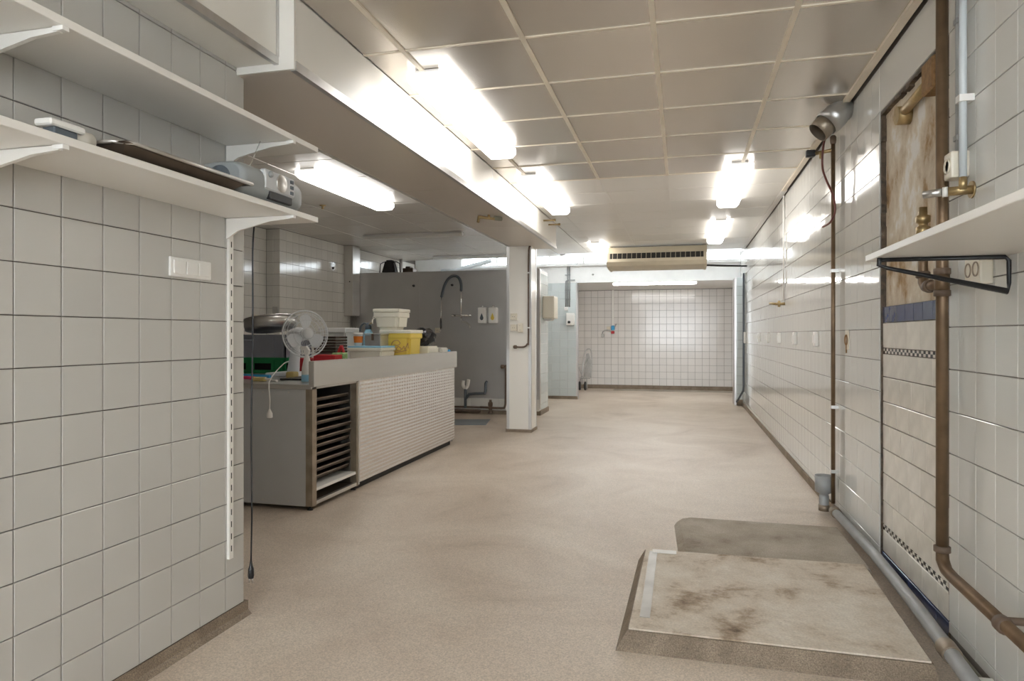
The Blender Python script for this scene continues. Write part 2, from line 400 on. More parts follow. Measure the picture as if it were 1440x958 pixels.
# ---- near left wall
wl = bx('wall_left', 'grout_dark', (XL-.12, XL-t, -1.0, 2.495, 0, ZC), props=T('near wall of square greyish white tiles with dark joints', 'wall', kind=S))
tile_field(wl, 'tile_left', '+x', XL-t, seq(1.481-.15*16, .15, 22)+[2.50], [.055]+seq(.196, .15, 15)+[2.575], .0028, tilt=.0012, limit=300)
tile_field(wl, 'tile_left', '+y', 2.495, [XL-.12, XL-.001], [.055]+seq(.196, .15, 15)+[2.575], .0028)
bm = B(); prism(bm, [(XL-.001, 0), (XL+.028, 0), (XL+.010, .018), (XL+.004, .055), (XL-.001, .055)], 'y', -1, 2.515); box(bm, XL-.12, XL-.001, 2.503, 2.53, 0, .05)
obj('baseboard_left', bm, 'skirting', props=T('coved brown resin skirting at the foot of near tiled wall', 'skirting', kind=S))
bx('wall_kitchen_near', 'tile_kitchen', (-5.6, XL-.121, 2.30, 2.42, 0, ZC), props=T('plain pale wall closing the kitchen side behind the near wall', 'wall', kind=S))
bm = B(); box(bm, XL-.12, 1.16, -3.3, -3.2, 0, .45); box(bm, XL-.12, 1.16, -3.3, -3.2, 2.45, 3.1); box(bm, XL-.12, XL+.1, -3.3, -3.2, .45, 2.45); box(bm, .9, 1.16, -3.3, -3.2, .45, 2.45)
obj('wall_behind', bm, 'white_paint', props=T('plain white street wall around the added shop window', 'wall', kind=S))
w2 = thing('added_window', (-.4, -3.25, .45), T('wide unseen shop window added behind the camera for front daylight', 'window', kind=S))  # unseen opening, added to let in flat daylight from behind the camera
xw2 = [XL+.1, -.81, .05, .9]
bm = B(); box(bm, XL+.1, .9, -3.28, -3.22, .45, .50); box(bm, XL+.1, .9, -3.28, -3.22, 2.40, 2.45)
for x in xw2: box(bm, x-.025, x+.025, -3.285, -3.215, .45, 2.45)
obj('window_frame', bm, 'alu', w2)
for a, b in zip(xw2, xw2[1:]): bx('pane', 'glass', (a+.025, b-.025, -3.253, -3.247, .50, 2.40), w2)
bx('wall_left_rear', 'tile_left', (XL-.12, XL-.005, -3.2, -1.001, 0, ZC), props=T('plain white wall continuing behind the near tiled wall', 'wall', kind=S))

# ---- kitchen left wall with its jog
bm = B(); box(bm, -5.6, XK-t, 7.78+t, 12.5, 0, 3.1); box(bm, -5.6, -5.30-t, 2.42, 7.78+t, 0, 3.1)
wk = obj('wall_kitchen_left', bm, 'grout_grey', props=T('white tiled kitchen wall with a one tile step in it', 'wall', kind=S))
zsk = [.05]+seq(.19, .15, 15)+[2.58]
tile_field(wk, 'tile_kitchen', '+x', XK-t, seq(7.78, .152, 13), zsk, .003, tilt=.003, limit=230)
tile_field(wk, 'tile_kitchen', '+x', XK-t, seq(9.756, .152, 17), zsk[9:], .003, tilt=.003, limit=0)
tile_field(wk, 'tile_kitchen', '-y', 7.78+t, [-5.30, -5.20, XK], zsk, .003, tilt=.002)
tile_field(wk, 'tile_kitchen', '+x', -5.30-t, seq(7.78-.152*12, .152, 12), zsk, .003, tilt=.003, limit=36)

# ---- far wall (high windows), header, piers, alcove
PX = -1.90           # right end of left pier
wf_bm = B()
box(wf_bm, -5.6, PX, YF+t, YF+.16, 0, 2.16); box(wf_bm, -5.6, 1.16, YF, YF+.16, 2.16, 2.50)
box(wf_bm, -5.6, -4.15, YF, YF+.16, 2.5, 3.1); box(wf_bm, -4.15, 1.16, YF, YF+.16, 2.92, 3.1)
wf = obj('wall_far', wf_bm, 'white_paint', props=T('white painted wall and header under the high window strip', 'wall', kind=S))
tile_field(wf, 'tile_pier', '-y', YF+t, [PX-.015-.152*i for i in range(8)][::-1], [.055]+seq(.20, .151, 13), .003, tilt=.002)
bx('edge_profile', 'alu', (PX-.012, PX+.01, YF-.004, YF+.165, 0, 2.17), wf)
bx('baseboard_far', 'skirting', (-3.0, PX+.012, YF-.012, YF+t, 0, .055), props=T('brown resin skirting at the foot of the left pier', 'skirting', kind=S))
ap = bx('wall_pier_right', 'grout_grey', (.87, XR+t, 11.95+t, 12.4, 0, 2.16), props=T('narrow grey tiled wing wall beside the alcove opening', 'wall', kind=S))
tile_field(ap, 'tile_pier', '-y', 11.95+t, [.885, XR], [.10]+seq(.20, .151, 13), .003)
bx('edge_profile', 'alu', (.855, .885, 11.945, 12.4, 0, 2.16), ap)
bx('skirting_block', 'skirting', (.885, XR, 11.935, 11.957, 0, .10), ap)
# alcove
wb = bx('wall_back', 'grout_grey', (-3.4, 1.4, YB+t, YB+.15, 0, 2.35), props=T('far white tiled wall of the alcove with grey joints', 'wall', kind=S))
tile_field(wb, 'tile_white', '-y', YB+t, seq(-2.58, .1497, 25), seq(.085, .1497, 14), .004, tilt=.002)
bx('baseboard_back', 'skirting', (-2.6, 1.2, YB-.012, YB+t-.001, 0, .083), props=T('brown tiled skirting along the far alcove wall', 'skirting', kind=S))
bx('wall_alcove_left', 'tile_white', (-2.75, -2.6, YF+.16, YB+t, 0, 2.35), props=T('plain white side wall inside the alcove', 'wall', kind=S))
bx('wall_alcove_right', 'tile_white', (1.17, 1.3, YF+.16, YB+t, 0, 2.35), props=T('plain white wall inside the alcove behind the wing wall', 'wall', kind=S))
bx('ceiling_alcove', 'white_paint', (-2.75, 1.3, YF+.16, YB+.15, 2.19, 2.30), props=T('low white painted ceiling of the alcove', 'ceiling', kind=S))
bx('floor_strip', 'concrete_grey', (-1.45, 1.1, 14.55, 14.98, 0, .004), props=T('pale worn floor strip along the alcove wall', 'floor strip', kind=S))
# window strip
w1 = thing('window_1', (-1.6, YF+.05, 2.5), T('long strip of high windows with white frames below the roof', 'window', kind=S))
bm = B(); box(bm, -4.15, 1.0, YF+.04, YF+.10, 2.50, 2.53); box(bm, -4.15, 1.0, YF+.04, YF+.10, 2.89, 2.92)
xw = [-4.15, -3.45, -2.42, -1.78, -.9, .40, 1.0]
for x in xw: box(bm, x-.02, x+.02, YF+.035, YF+.105, 2.50, 2.92)
obj('window_frame', bm, 'white_paint', w1)
for a, b in zip(xw, xw[1:]): bx('pane', 'glass', (a+.02, b-.02, YF+.065, YF+.071, 2.53, 2.89), w1)
bx('window_ledge', 'white_paint', (-4.15, 1.0, YF-.05, YF+.04, 2.47, 2.50), w1)

# ---- ceilings: backing slab, grid bars and single panels
def ceiling(name, x0, x1, y0, y1, xj, yj, matfn, label, barw=.024, bar='grid_bar', z=ZC, tilt=.004, subtle=None):
    c_ = bx(name, 'dark', (x0, x1, y0, y1, z+.03, z+.06), props=T(label, 'ceiling', kind=S))
    cache = {}
    for a, b in zip(xj, xj[1:]):
        for d, e in zip(yj, yj[1:]):
            mk = matfn((a+b)/2, (d+e)/2); g = .003 if mk != 'panel_white' else .0025
            key = (round(b-a, 3), round(e-d, 3), mk)
            if key not in cache:
                bm = B(); w = (b-a)/2-g; h = (e-d)/2-g; s_ = .004
                lo = [bm.verts.new(p) for p in ((-w+s_, -h+s_, 0), (w-s_, -h+s_, 0), (w-s_, h-s_, 0), (-w+s_, h-s_, 0))]
                hi = [bm.verts.new(p) for p in ((-w, -h, .012), (w, -h, .012), (w, h, .012), (-w, h, .012))]
                bm.faces.new(lo[::-1]); bm.faces.new(hi)
                for i in range(4): bm.faces.new((lo[i], lo[(i+1) % 4], hi[(i+1) % 4], hi[i]))
                me = bpy.data.meshes.new('ceiling_panel'); bm.to_mesh(me); bm.free(); me.materials.append(M[mk]); cache[key] = me
            inst('ceiling_panel', cache[key], ((a+b)/2, (d+e)/2, z+.002), c_, (random.uniform(-tilt, tilt), random.uniform(-tilt, tilt), 0))
    return c_
random.seed(11)
yj = [3.07+.587*(i-11) for i in range(26)]; yj = [y for y in yj if y > -3.2 and y < 11.3]; yj = [-3.2]+yj+[11.42]
xj = [-1.54, -1.327, -.727, -.127, .473, .93]
YW = 6.0
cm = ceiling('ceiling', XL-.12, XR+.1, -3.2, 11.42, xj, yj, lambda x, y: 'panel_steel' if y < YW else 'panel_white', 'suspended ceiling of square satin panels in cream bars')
for x in xj[1:-1]: bx('grid_bar', 'grid_bar', (x-.0125, x+.0125, -3.2, 6.02, ZC-.004, ZC+.012), cm)
for y in yj[1:]:
    if y < YW+.2: bx('cross_bar', 'grid_bar', (-1.54, .93, y-.0075, y+.0075, ZC-.0025, ZC+.012), cm)
for x in xj[1:-1]: bx('thin_bar', 'panel_white', (x-.008, x+.008, 6.03, 11.42, ZC-.001, ZC+.012), cm)
bx('trim_1', 'grid_bar', (.925, .962, -3.2, 6.9, ZC-.012, ZC+.028), props=T('cream edge strip between ceiling panels and right wall', 'trim', kind=S))
bx('trim_2', 'panel_white', (.925, .975, 6.9, 11.42, ZC-.006, ZC+.028), props=T('white edge strip of the far ceiling along right wall', 'trim', kind=S))
bx('ceiling_left_strip', 'cream_panel', (XL-.1, -1.541, -3.2, 2.5, ZC, ZC+.029), props=T('cream ceiling strip above the wall casing', 'ceiling', kind=S))
yk = [2.42+.6*i for i in range(16)]+[11.72]; xk = [-5.6, -5.07, -4.47, -3.87, -3.27, -2.67, -2.07]
ceiling('ceiling_kitchen', -5.6, -2.0, 2.42, 11.72, xk, yk, lambda x, y: 'panel_kitchen', 'suspended panel ceiling over the kitchen side behind the beam', tilt=.002)
for k in range(5): bx('ceiling_panel', 'panel_white', (-2.067, -1.543, 8.36+.614*k, 8.36+.614*(k+1)-.003, ZC+.002, ZC+.014), cm)
bx('ceiling_upper', 'white_paint', (-5.6, 1.16, 11.3, 12.6, 3.0, 3.1), props=T('upper white ceiling slab above the window strip', 'ceiling', kind=S))
bx('ceiling_end', 'white_paint', (-5.6, 1.1, 11.72, 11.74, ZC, 3.0), props=T('white upstand closing the end of the suspended ceiling', 'ceiling', kind=S))

# ---- beam (bulkhead), column, wall casing
BX0, BX1, BZ, BY1 = -2.07, -1.54, 2.28, 8.35
beam = thing('ceiling_beam', (-1.8, 5.4, BZ), T('long boxed beam of cream panels with metal edge below the ceiling', 'beam', kind=S))
bx('beam_core', 'cream_panel', (BX0+.01, BX1-.01, 2.46, BY1-.01, BZ+.012, ZC+.03), beam)
for a, b in zip([2.46, 5.42, BY1], [5.42, BY1]): bx('face_panel', 'cream_panel', (BX1-.012, BX1, a+.003, b-.003, BZ+.035, ZC-.002), beam)
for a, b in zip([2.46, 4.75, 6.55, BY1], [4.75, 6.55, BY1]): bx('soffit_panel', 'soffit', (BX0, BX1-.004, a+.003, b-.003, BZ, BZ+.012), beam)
bm = B(); box(bm, BX1-.022, BX1+.004, 2.46, BY1+.003, BZ-.004, BZ+.036); obj('edge_profile', bm, 'alu', beam)
bx('edge_profile', 'alu', (BX0-.003, BX0+.012, 2.46, BY1, BZ-.004, BZ+.02), beam)
bx('end_panel', 'cream_panel', (BX0, BX1, BY1-.01, BY1, BZ, ZC), beam)
bx('end_panel', 'cream_panel', (BX0, BX1, 2.45, 2.46, BZ, ZC), beam)
bx('seam', 'alu', (BX1-.002, BX1+.001, 5.416, 5.424, BZ+.035, ZC-.002), beam)
col = thing('column', (-1.94, 8.2, 0), T('square cream panelled column with metal corners under the beam', 'column', kind=S))
cx0, cx1, cy0, cy1 = -2.10, -1.79, 8.02, 8.34
bx('shaft', 'cream_panel', (cx0+.004, cx1-.004, cy0+.004, cy1-.004, .03, BZ), col)
for (a, b) in ((cx0, cy0), (cx1, cy0), (cx1, cy1), (cx0, cy1)):
    bm = B(); sx = 1 if a == cx0 else -1; sy = 1 if b == cy0 else -1
    prism(bm, [(a, b), (a+sx*.035, b), (a+sx*.035, b+sy*.004), (a+sx*.004, b+sy*.004), (a+sx*.004, b+sy*.035), (a, b+sy*.035)], 'z', .03, BZ)
    obj('corner_profile', bm, 'alu', col)
bx('base_skirting', 'skirting', (cx0-.008, cx1+.008, cy0-.008, cy1+.008, 0, .035), col)
cas = thing('wall_casing', (-1.71, 1.0, 2.305), T('cream boxed duct casing above the shelves on near wall', 'casing', kind=S))
bx('casing_body', 'cream_panel', (XL+.001, -1.615, -1, 2.455, 2.31, ZC), cas)
bx('edge_profile', 'alu', (-1.632, -1.611, -1, 2.458, 2.303, 2.335), cas)
bx('edge_profile', 'alu', (-1.628, -1.609, 2.436, 2.459, 2.335, ZC), cas)

# ---- kitchen steel partition
PY = 9.75
st = thing('wall_partition', (-3.5, PY+.3, 0), T('half height partition clad in dull stainless steel behind the counter', 'partition', kind=S))
px1 = -2.05
bx('core', 'white_paint', (XK, px1, PY+.012, PY+.62, 0, 2.165), st)
for a, b in zip([XK, -3.95, -2.05], [-3.95, -2.05]): bx('steel_sheet', 'steel_grey', (a, b-.002, PY, PY+.012, .235, 2.17), st)
bx('steel_cap', 'steel_grey', (XK, px1, PY+.0, PY+.62, 2.165, 2.172), st)
tile_field(st, 'tile_kitchen', '-y', PY+.012, seq(-4.03, .152, 13), [.06, .232], .003)
tile_field(st, 'tile_pier', '+x', px1, [PY+.05, PY+.20, PY+.35, PY+.50, PY+.62], [.075]+seq(.16, .15, 13), .003)
bx('edge_sheet', 'steel', (px1, px1+.008, PY, PY+.05, .1, 2.17), st)
bx('skirting_strip', 'skirting', (XK, px1+.012, PY-.004, PY+.012, 0, .058), st)
bx('skirting_strip', 'skirting', (px1, px1+.018, PY-.004, PY+.64, 0, .07), st)

# ================================================================= LAMPS
def lamp_fixture(x, y0, y1, z, label, on=True, axis='y', w=.215, h=.085, group='ceiling fluorescent lights'):
    """tray against the ceiling, prismatic diffuser and two end caps"""
    cxm, cym = (x, (y0+y1)/2) if axis == 'y' else ((y0+y1)/2, x)
    t = thing('fluorescent_light', (cxm, cym, z-h), T(label, 'ceiling light', group))
    def sec(ww, z0, z1, ch): return [(-ww/2, z1), (-ww/2, z0+ch), (-ww/2+ch, z0), (ww/2-ch, z0), (ww/2, z0+ch), (ww/2, z1)]
    def part(nm, m, poly, a, b):
        bm = B()
        if axis == 'y': prism(bm, [(x+p, q) for p, q in poly], 'y', a, b)
        else: prism(bm, [(x+p, q) for p, q in poly], 'x', a, b)
        obj(nm, bm, m, t)
    part('tray', 'white_paint', sec(w*.62, z-.02, z, .002), y0+.01, y1-.01)
    part('diffuser', ('lamp_slim' if w < .15 else 'lamp_on') if on else 'tube_off', sec(w, z-h, z-.018, .028), y0+.02, y1-.02)
    part('end_cap', 'lamp_end' if on else 'tube_off', sec(w*.98, z-h+.002, z-.019, .028), y0, y0+.019)
    part('end_cap', 'lamp_end' if on else 'tube_off', sec(w*.98, z-h+.002, z-.019, .028), y1-.019, y1)
    return t
lamp_fixture(-1.30, 3.30, 4.84, ZC, 'lit fluorescent light beside the beam over the front of the room')
lamp_fixture(-1.29, 5.66, 7.24, ZC, 'lit fluorescent light beside the beam near its column end')
lamp_fixture(.45, 5.68, 7.26, ZC, 'lit fluorescent light near right wall where white ceiling begins')
lamp_fixture(.45, 8.45, 10.1, ZC, 'lit fluorescent light near right wall in front of the air conditioner')
lamp_fixture(-1.27, 10.05, 11.38, ZC, 'lit fluorescent light at the left end of the air conditioner')
lamp_fixture(-3.03, 5.0, 6.53, ZC, 'lit fluorescent light on kitchen ceiling above the counter')
lamp_fixture(8.6, -4.31, -2.86, ZC, 'unlit fluorescent light across kitchen ceiling in front of steel partition', on=False, axis='x', w=.10, h=.06)
lamp_fixture(11.2, -4.27, -2.80, ZC, 'unlit fluorescent light above the window side of steel partition', on=False, axis='x', w=.10, h=.06)
lamp_fixture(12.86, -1.28, .26, 2.19, 'slim lit fluorescent light under the low alcove ceiling', axis='x', w=.12, h=.055)
lamp_fixture(-1.0, -1.6, -.1, ZC, 'unseen fluorescent light added over the rear of the room for front fill')  # unseen lamp behind the camera, added to even out the front light
lamp_fixture(.45, -.2, 1.3, ZC, 'unseen fluorescent light added near right wall above the white shelf for front fill')  # another out-of-view lamp added as front fill
# ================================================================= THINGS: LEFT WALL
ZS1, ZS2 = 1.965, 1.668
def shelf(z, label, near=1.36):
    t = thing('wall_shelf', (-1.65, 1.2, z), T(label, 'shelf', 'white shelves on near left wall'))
    bx('board', 'white_lam', (XL+.002, -1.5, -.6, 2.57, z, z+.022), t, bev=.0015)
    for y in (2.385, 1.36, .30):
        bm = B(); prism(bm, [(XL+.004, z-.002), (-1.515, z-.002), (-1.515, z-.014), (-1.60, z-.020), (XL+.06, z-.052), (XL+.004, z-.085)], 'y', y-.006, y+.006)
        b = obj('bracket', bm, 'white_lam', t)
        bx('bracket_tip', 'white_plastic', (-1.53, -1.497, y-.009, y+.009, z-.012, z-.001), b)
    return t
shelf(ZS1, 'upper white shelf board on near tiled wall, with nothing on it')
shelf(ZS2, 'lower white shelf board on near tiled wall, holding the radio')
def rail(y, label):
    t = thing('shelf_rail', (XL+.008, y, .27), T(label, 'shelf rail', 'slotted shelf rails'))
    bm = B(); prism(bm, [(XL+.0005, y-.0125), (XL+.013, y-.0125), (XL+.013, y+.0125), (XL+.0005, y+.0125)], 'z', .27, 2.02); obj('channel', bm, 'white_lam', t)
    bm = B(); z = .30
    while z < 2.0:
        box(bm, XL+.0125, XL+.0135, y-.0025, y+.0025, z, z+.024); z += .05
    obj('slots', bm, 'dark', t)
rail(2.40, 'slotted cream shelf rail at the end of near tiled wall')
rail(1.36, 'slotted cream shelf rail further along near tiled wall')
# switch
t = thing('light_switch', (XL+.005, 2.17, 1.407), T('white triple rocker light switch under the lower shelf', 'switch'))
bx('frame', 'white_plastic', (XL, XL+.010, 2.062, 2.283, 1.405, 1.477), t, bev=.003)
for k in range(3): bx('rocker', 'white_plastic', (XL+.008, XL+.015, 2.078+k*.065, 2.137+k*.065, 1.416, 1.466), t, bev=.002)
# baking tray on lower shelf
t = thing('baking_tray', (-1.62, 1.78, ZS2+.022), T('dark metal baking tray with grey rim lying on lower shelf', 'tray'))
z0 = ZS2+.022
bm = B(); v = []
for (x0, x1, y0, y1, z) in ((-1.735, -1.525, 1.57, 2.03, z0), (-1.76, -1.495, 1.54, 2.065, z0+.030), (-1.775, -1.478, 1.525, 2.085, z0+.033)):
    v.append([bm.verts.new(p) for p in ((x0, y0, z), (x1, y0, z), (x1, y1, z), (x0, y1, z))])
for a, b in zip(v, v[1:]):
    for i in range(4): bm.faces.new((a[i], a[(i+1) % 4], b[(i+1) % 4], b[i]))
bm.faces.new(v[0]); obj('pan', bm, 'tray_brown', t)
bm = B(); prism_pts = [(-1.775, 1.525), (-1.52, 1.525), (-1.478, 1.56), (-1.478, 2.085), (-1.775, 2.085)]
tube(bm, [(p[0], p[1], z0+.034) for p in prism_pts+[prism_pts[0]]], .005, 6); obj('rim', bm, 'steel', t)
# film dispenser with roll
t = thing('film_dispenser', (-1.56, 1.42, z0), T('white plastic film dispenser holding a paper roll on lower shelf', 'dispenser'))
bm = B(); box(bm, -1.60, -1.545, 1.36, 1.465, z0+.034, z0+.052, .004); obj('cover', bm, 'white_plastic', t)
bx('base', 'radio_dark', (-1.59, -1.55, 1.375, 1.445, z0, z0+.034), t, bev=.003)
bm = B(); lathe(bm, [(.015, 0), (.027, 0), (.027, .07), (.015, .07), (.015, 0)], 28, (-1.585, 1.44, z0+.028), (0, 1, 0), closed=False); obj('roll', bm, 'cloth', t)
bm = B(); lathe(bm, [(.013, -.004), (.0175, -.004), (.0175, .074), (.013, .074), (.013, -.004)], 24, (-1.585, 1.44, z0+.028), (0, 1, 0), closed=False); obj('core', bm, 'cardboard', t)
# radio
t = thing('radio', (-1.63, 2.3, z0), T('grey portable radio with rounded ends on lower shelf', 'radio'))
def rprof(s=1.0, cx=-1.625, cz=z0+.068):
    pts = []
    for i in range(24):
        a = 2*PI*i/24; ca, sa = math.cos(a), math.sin(a); k = 2/3.2
        pts.append((cx+.105*s*math.copysign(abs(ca)**k, ca), cz+.068*s*math.copysign(abs(sa)**k, sa)))
    return pts
bm = B(); rings = []
for y, s_ in ((2.10, .80), (2.105, .90), (2.12, .97), (2.16, 1), (2.40, 1), (2.46, .97), (2.50, .85), (2.52, .60)):
    rings.append([bm.verts.new((p[0], y, p[1])) for p in rprof(s_)])
for a, b in zip(rings, rings[1:]):
    for i in range(24): bm.faces.new((a[i], a[(i+1) % 24], b[(i+1) % 24], b[i])).smooth = True
bm.faces.new(rings[0]); bm.faces.new(rings[-1]); obj('body', bm, 'radio_grey', t)
bm = B(); lathe(bm, [(.001, .012), (.035, .010), (.05, .002), (.052, -.002), (.052, -.01)], 24, (-1.625, 2.103, z0+.068), (0, -1, 0), closed=False); obj('speaker_grille', bm, 'radio_dark', t)
pn = bx('control_panel', 'radio_panel', (-1.545, -1.5165, 2.22, 2.42, z0+.05, z0+.128), t, bev=.006)
bm = B(); lathe(bm, [(.034, 0), (.034, .004), (.03, .006), (.001, .006)], 28, (-1.517, 2.325, z0+.09), (1, 0, 0)); obj('dial', bm, 'steel', pn)
bm = B(); lathe(bm, [(.012, 0), (.012, .008), (.001, .009)], 18, (-1.517, 2.25, z0+.11), (1, 0, 0)); obj('knob', bm, 'radio_grey', pn)
for k in range(3): bx('button', 'radio_dark', (-1.517, -1.513, 2.385, 2.405, z0+.06+.022*k, z0+.073+.022*k), pn)
bx('cassette_slot', 'black', (-1.535, -1.516, 2.25, 2.40, z0+.018, z0+.048), t, bev=.003)
bm = B(); cyl(bm, (-1.64, 2.28, z0+.13), (-1.635, 2.36, z0+.275), .0016, 6); obj('antenna', bm, 'chrome', t)
# hanging cord with plug
t = thing('power_cord', (-1.795, 2.53, .15), T('thin black power cord with plug hanging at the wall end', 'cord'))
bm = B(); tube(bm, [(-1.79, 2.545, 1.69), (-1.797, 2.54, 1.55), (-1.793, 2.535, 1.2), (-1.797, 2.53, .8), (-1.794, 2.53, .45), (-1.797, 2.528, .215)], .0035, 8, smooth=5); obj('cable', bm, 'black', t)
bm = B(); lathe(bm, [(.004, .075), (.007, .055), (.012, .04), (.0135, .012), (.011, 0)], 14, (-1.797, 2.528, .145)); obj('plug', bm, 'black', t)
bm = B()
for s_ in (-1, 1): cyl(bm, (-1.797+s_*.008, 2.528, .147), (-1.797+s_*.008, 2.528, .125), .0022, 8)
obj('pins', bm, 'steel', t)

# ================================================================= COUNTER
t = thing('steel_counter', (-3.3, 5.5, 0), T('long stainless steel counter with open tray bay and quilted front', 'counter'))
CX, CY0, CY1, CZ = -2.42, 4.07, 6.98, .855
bx('end_panel', 'steel_satin', (-4.30, CX-.0505, CY0, CY0+.018, .03, .825), t)
bm = B()
for x in [-4.2+.20*k for k in range(9)]:
    for z in (.06, .80): cyl(bm, (x, CY0-.002, z), (x, CY0+.004, z), .006, 8)
obj('rivets', bm, 'steel', t)
bx('worktop', 'steel', (-4.30, CX, CY0-.012, CY1, .822, CZ), t, bev=.004)
bm = B(); box(bm, CX-.02, CX+.022, CY0-.014, CY1+.03, .84, 1.014, .003); obj('splash_edge', bm, 'steel', t)
bx('corner_post', 'tray_edge', (CX-.05, CX, CY0, CY0+.055, .03, .84), t)
bx('corner_post', 'tray_edge', (CX-.05, CX, 4.705, 4.735, .03, .84), t)
bx('quilted_panel', 'quilt', (CX-.02, CX+.004, 4.735, CY1, .055, .845), t)
bx('panel_edge', 'steel', (CX-.02, CX+.007, 4.728, 4.742, .04, .845), t)
bx('plinth', 'dark', (-4.2, CX-.03, 4.74, CY1-.05, 0, .055), t)
bx('end_panel', 'steel_grey', (-4.30, CX-.022, CY1-.018, CY1, .03, .825), t)
bx('back_panel', 'steel_grey', (-4.30, -4.285, CY0, CY1, .03, .825), t)
bx('bay_back', 'dark', (-3.15, -3.13, CY0+.02, 4.70, .06, .82), t)
bx('bay_side', 'steel_dark', (-3.13, CX-.05, 4.70, 4.704, .06, .82), t)
bx('bay_floor', 'white_lam', (-3.13, CX-.005, CY0+.056, 4.704, .125, .145), t)
bx('bottom_rail', 'steel', (CX-.025, CX, CY0+.055, 4.705, .035, .06), t)
bx('lower_shelf', 'tray_brown', (-3.13, CX-.03, CY0+.056, 4.70, .05, .058), t)
for (x, y) in ((CX-.035, CY0+.03), (CX-.035, 4.72), (-4.2, CY0+.03), (-4.2, 4.72)):
    bm = B(); lathe(bm, [(.02, 0), (.018, .008), (.008, .014), (.008, .03)], 12, (x, y, 0)); obj('foot', bm, 'dark', t)
random.seed(21)
for k in range(11):
    z = .185+.054*k
    tr = thing('sheet_tray', (-2.75, 4.41, z), T({0: 'lowest dark baking sheet, just above the white floor of the counter bay', 10: 'topmost dark baking sheet in the open bay of the counter'}.get(k, 'dark baking sheet between others in the open bay of the counter'), 'tray', 'baking sheets stacked in the counter bay'))
    dx = random.uniform(-.02, .008)
    bm = B(); box(bm, -3.08+dx, CX-.045+dx, CY0+.065, 4.695, z, z+.004); box(bm, CX-.049+dx, CX-.045+dx, CY0+.065, 4.695, z, z+.022); obj('pan', bm, 'tray_brown', tr)
    bm = B(); tube(bm, [(CX-.043+dx, CY0+.066, z+.022), (CX-.043+dx, 4.694, z+.022)], .004, 6); obj('rim', bm, 'tray_edge', tr)
    bx('bay_runner', 'steel_dark', (-3.08, CX-.06, CY0+.057, CY0+.0645, z-.008, z-.0005), t); bx('bay_runner', 'steel_dark', (-3.08, CX-.06, 4.6955, 4.6995, z-.008, z-.0005), t)

# ---- things on the counter
WZ = CZ+.001
# crates
def crate(name, m, x0, x1, y0, y1, z0, h, label, holes=False):
    t = thing(name, ((x0+x1)/2, (y0+y1)/2, z0), T(label, 'crate', 'stacked plastic crates on the counter'))
    w = .012; bm = B()
    box(bm, x0+.01, x1-.01, y0+.01, y1-.01, z0, z0+.008)
    if holes:
        for (a0, a1, b0, b1) in ((x0, x1, y0, y0+w), (x0, x1, y1-w, y1)):
            box(bm, a0, a1, b0, b1, z0, z0+.03); box(bm, a0, a1, b0, b1, z0+h-.05, z0+h)
            for xa, xb in ((x0, x0+.16), (x0+.22, x0+.30), (x1-.14, x1)): box(bm, xa, xb, b0+.001, b1-.001, z0+.028, z0+h-.048)
        for (a0, a1) in ((x0, x0+w), (x1-w, x1)):
            box(bm, a0, a1, y0, y1, z0, z0+.03); box(bm, a0, a1, y0, y1, z0+h-.05, z0+h)
            for k in range(5):
                yy = y0+(y1-y0-.02)*k/4; box(bm, a0+.001, a1-.001, yy, yy+.02, z0+.028, z0+h-.048)
    else:
        for (a0, a1, b0, b1) in ((x0, x1, y0, y0+w), (x0, x1, y1-w, y1), (x0, x0+w, y0, y1), (x1-w, x1, y0, y1)): box(bm, a0, a1, b0, b1, z0, z0+h-.02)
    obj('body', bm, m, t)
    bm = B()
    for (a0, a1, b0, b1) in ((x0-.01, x1+.01, y0-.01, y0+w), (x0-.01, x1+.01, y1-w, y1+.01), (x0-.01, x0+w, y0, y1), (x1-w, x1+.01, y0, y1)): box(bm, a0, a1, b0, b1, z0+h-.022, z0+h)
    obj('rim', bm, m, t)
    bm = B()
    for xx in (x0+.10, x1-.12, x1-.04): box(bm, xx, xx+.012, y0-.008, y0, z0+.005, z0+h-.02)
    obj('ribs', bm, m, t)
    if not holes:
        bm = B(); tube(bm, [(x0+.14, y0-.004, z0+h-.05), (x0+.14, y0-.018, z0+h-.05), (x0+.30, y0-.018, z0+h-.05), (x0+.30, y0-.004, z0+h-.05)], .005, 6); obj('handle', bm, m, t)
    return t
crate('green_crate', 'green_crate', -3.94, -3.33, 5.16, 5.56, WZ, .138, 'green slatted plastic crate at the bottom of the stack', True)
bx('crate_dark_block', 'bag', (-3.90, -3.37, 5.20, 5.52, WZ+.01, WZ+.11), props=T('dark block added inside the green crate to darken its openings', 'filling'), bev=.02)  # plain dark block, stands in for the dark inside of the crate
crate('grey_crate', 'grey_crate', -3.95, -3.32, 5.15, 5.57, WZ+.139, .20, 'dark grey plastic crate on top of green crate')
# steel bowl / pan lid tilted in grey crate
t = thing('steel_pan', (-3.62, 5.36, WZ+.28), T('round steel pan standing tilted on the grey crate', 'pan'))
R = Matrix.Translation((-3.60, 5.36, WZ+.378)) @ Matrix.Rotation(math.radians(-9), 4, 'Y') @ Matrix.Rotation(math.radians(-4), 4, 'X')
bm = B(); lathe(bm, [(.001, 0), (.19, 0), (.215, .012), (.232, .10), (.238, .10), (.22, .012), (.19, .004), (.001, .004)], 40, closed=False); bm.transform(R); obj('bowl', bm, 'steel', t)
bm = B(); torus(bm, (0, 0, .102), (0, 0, 1), .237, .006, 40, 6); bm.transform(R); obj('rim', bm, 'chrome', t)
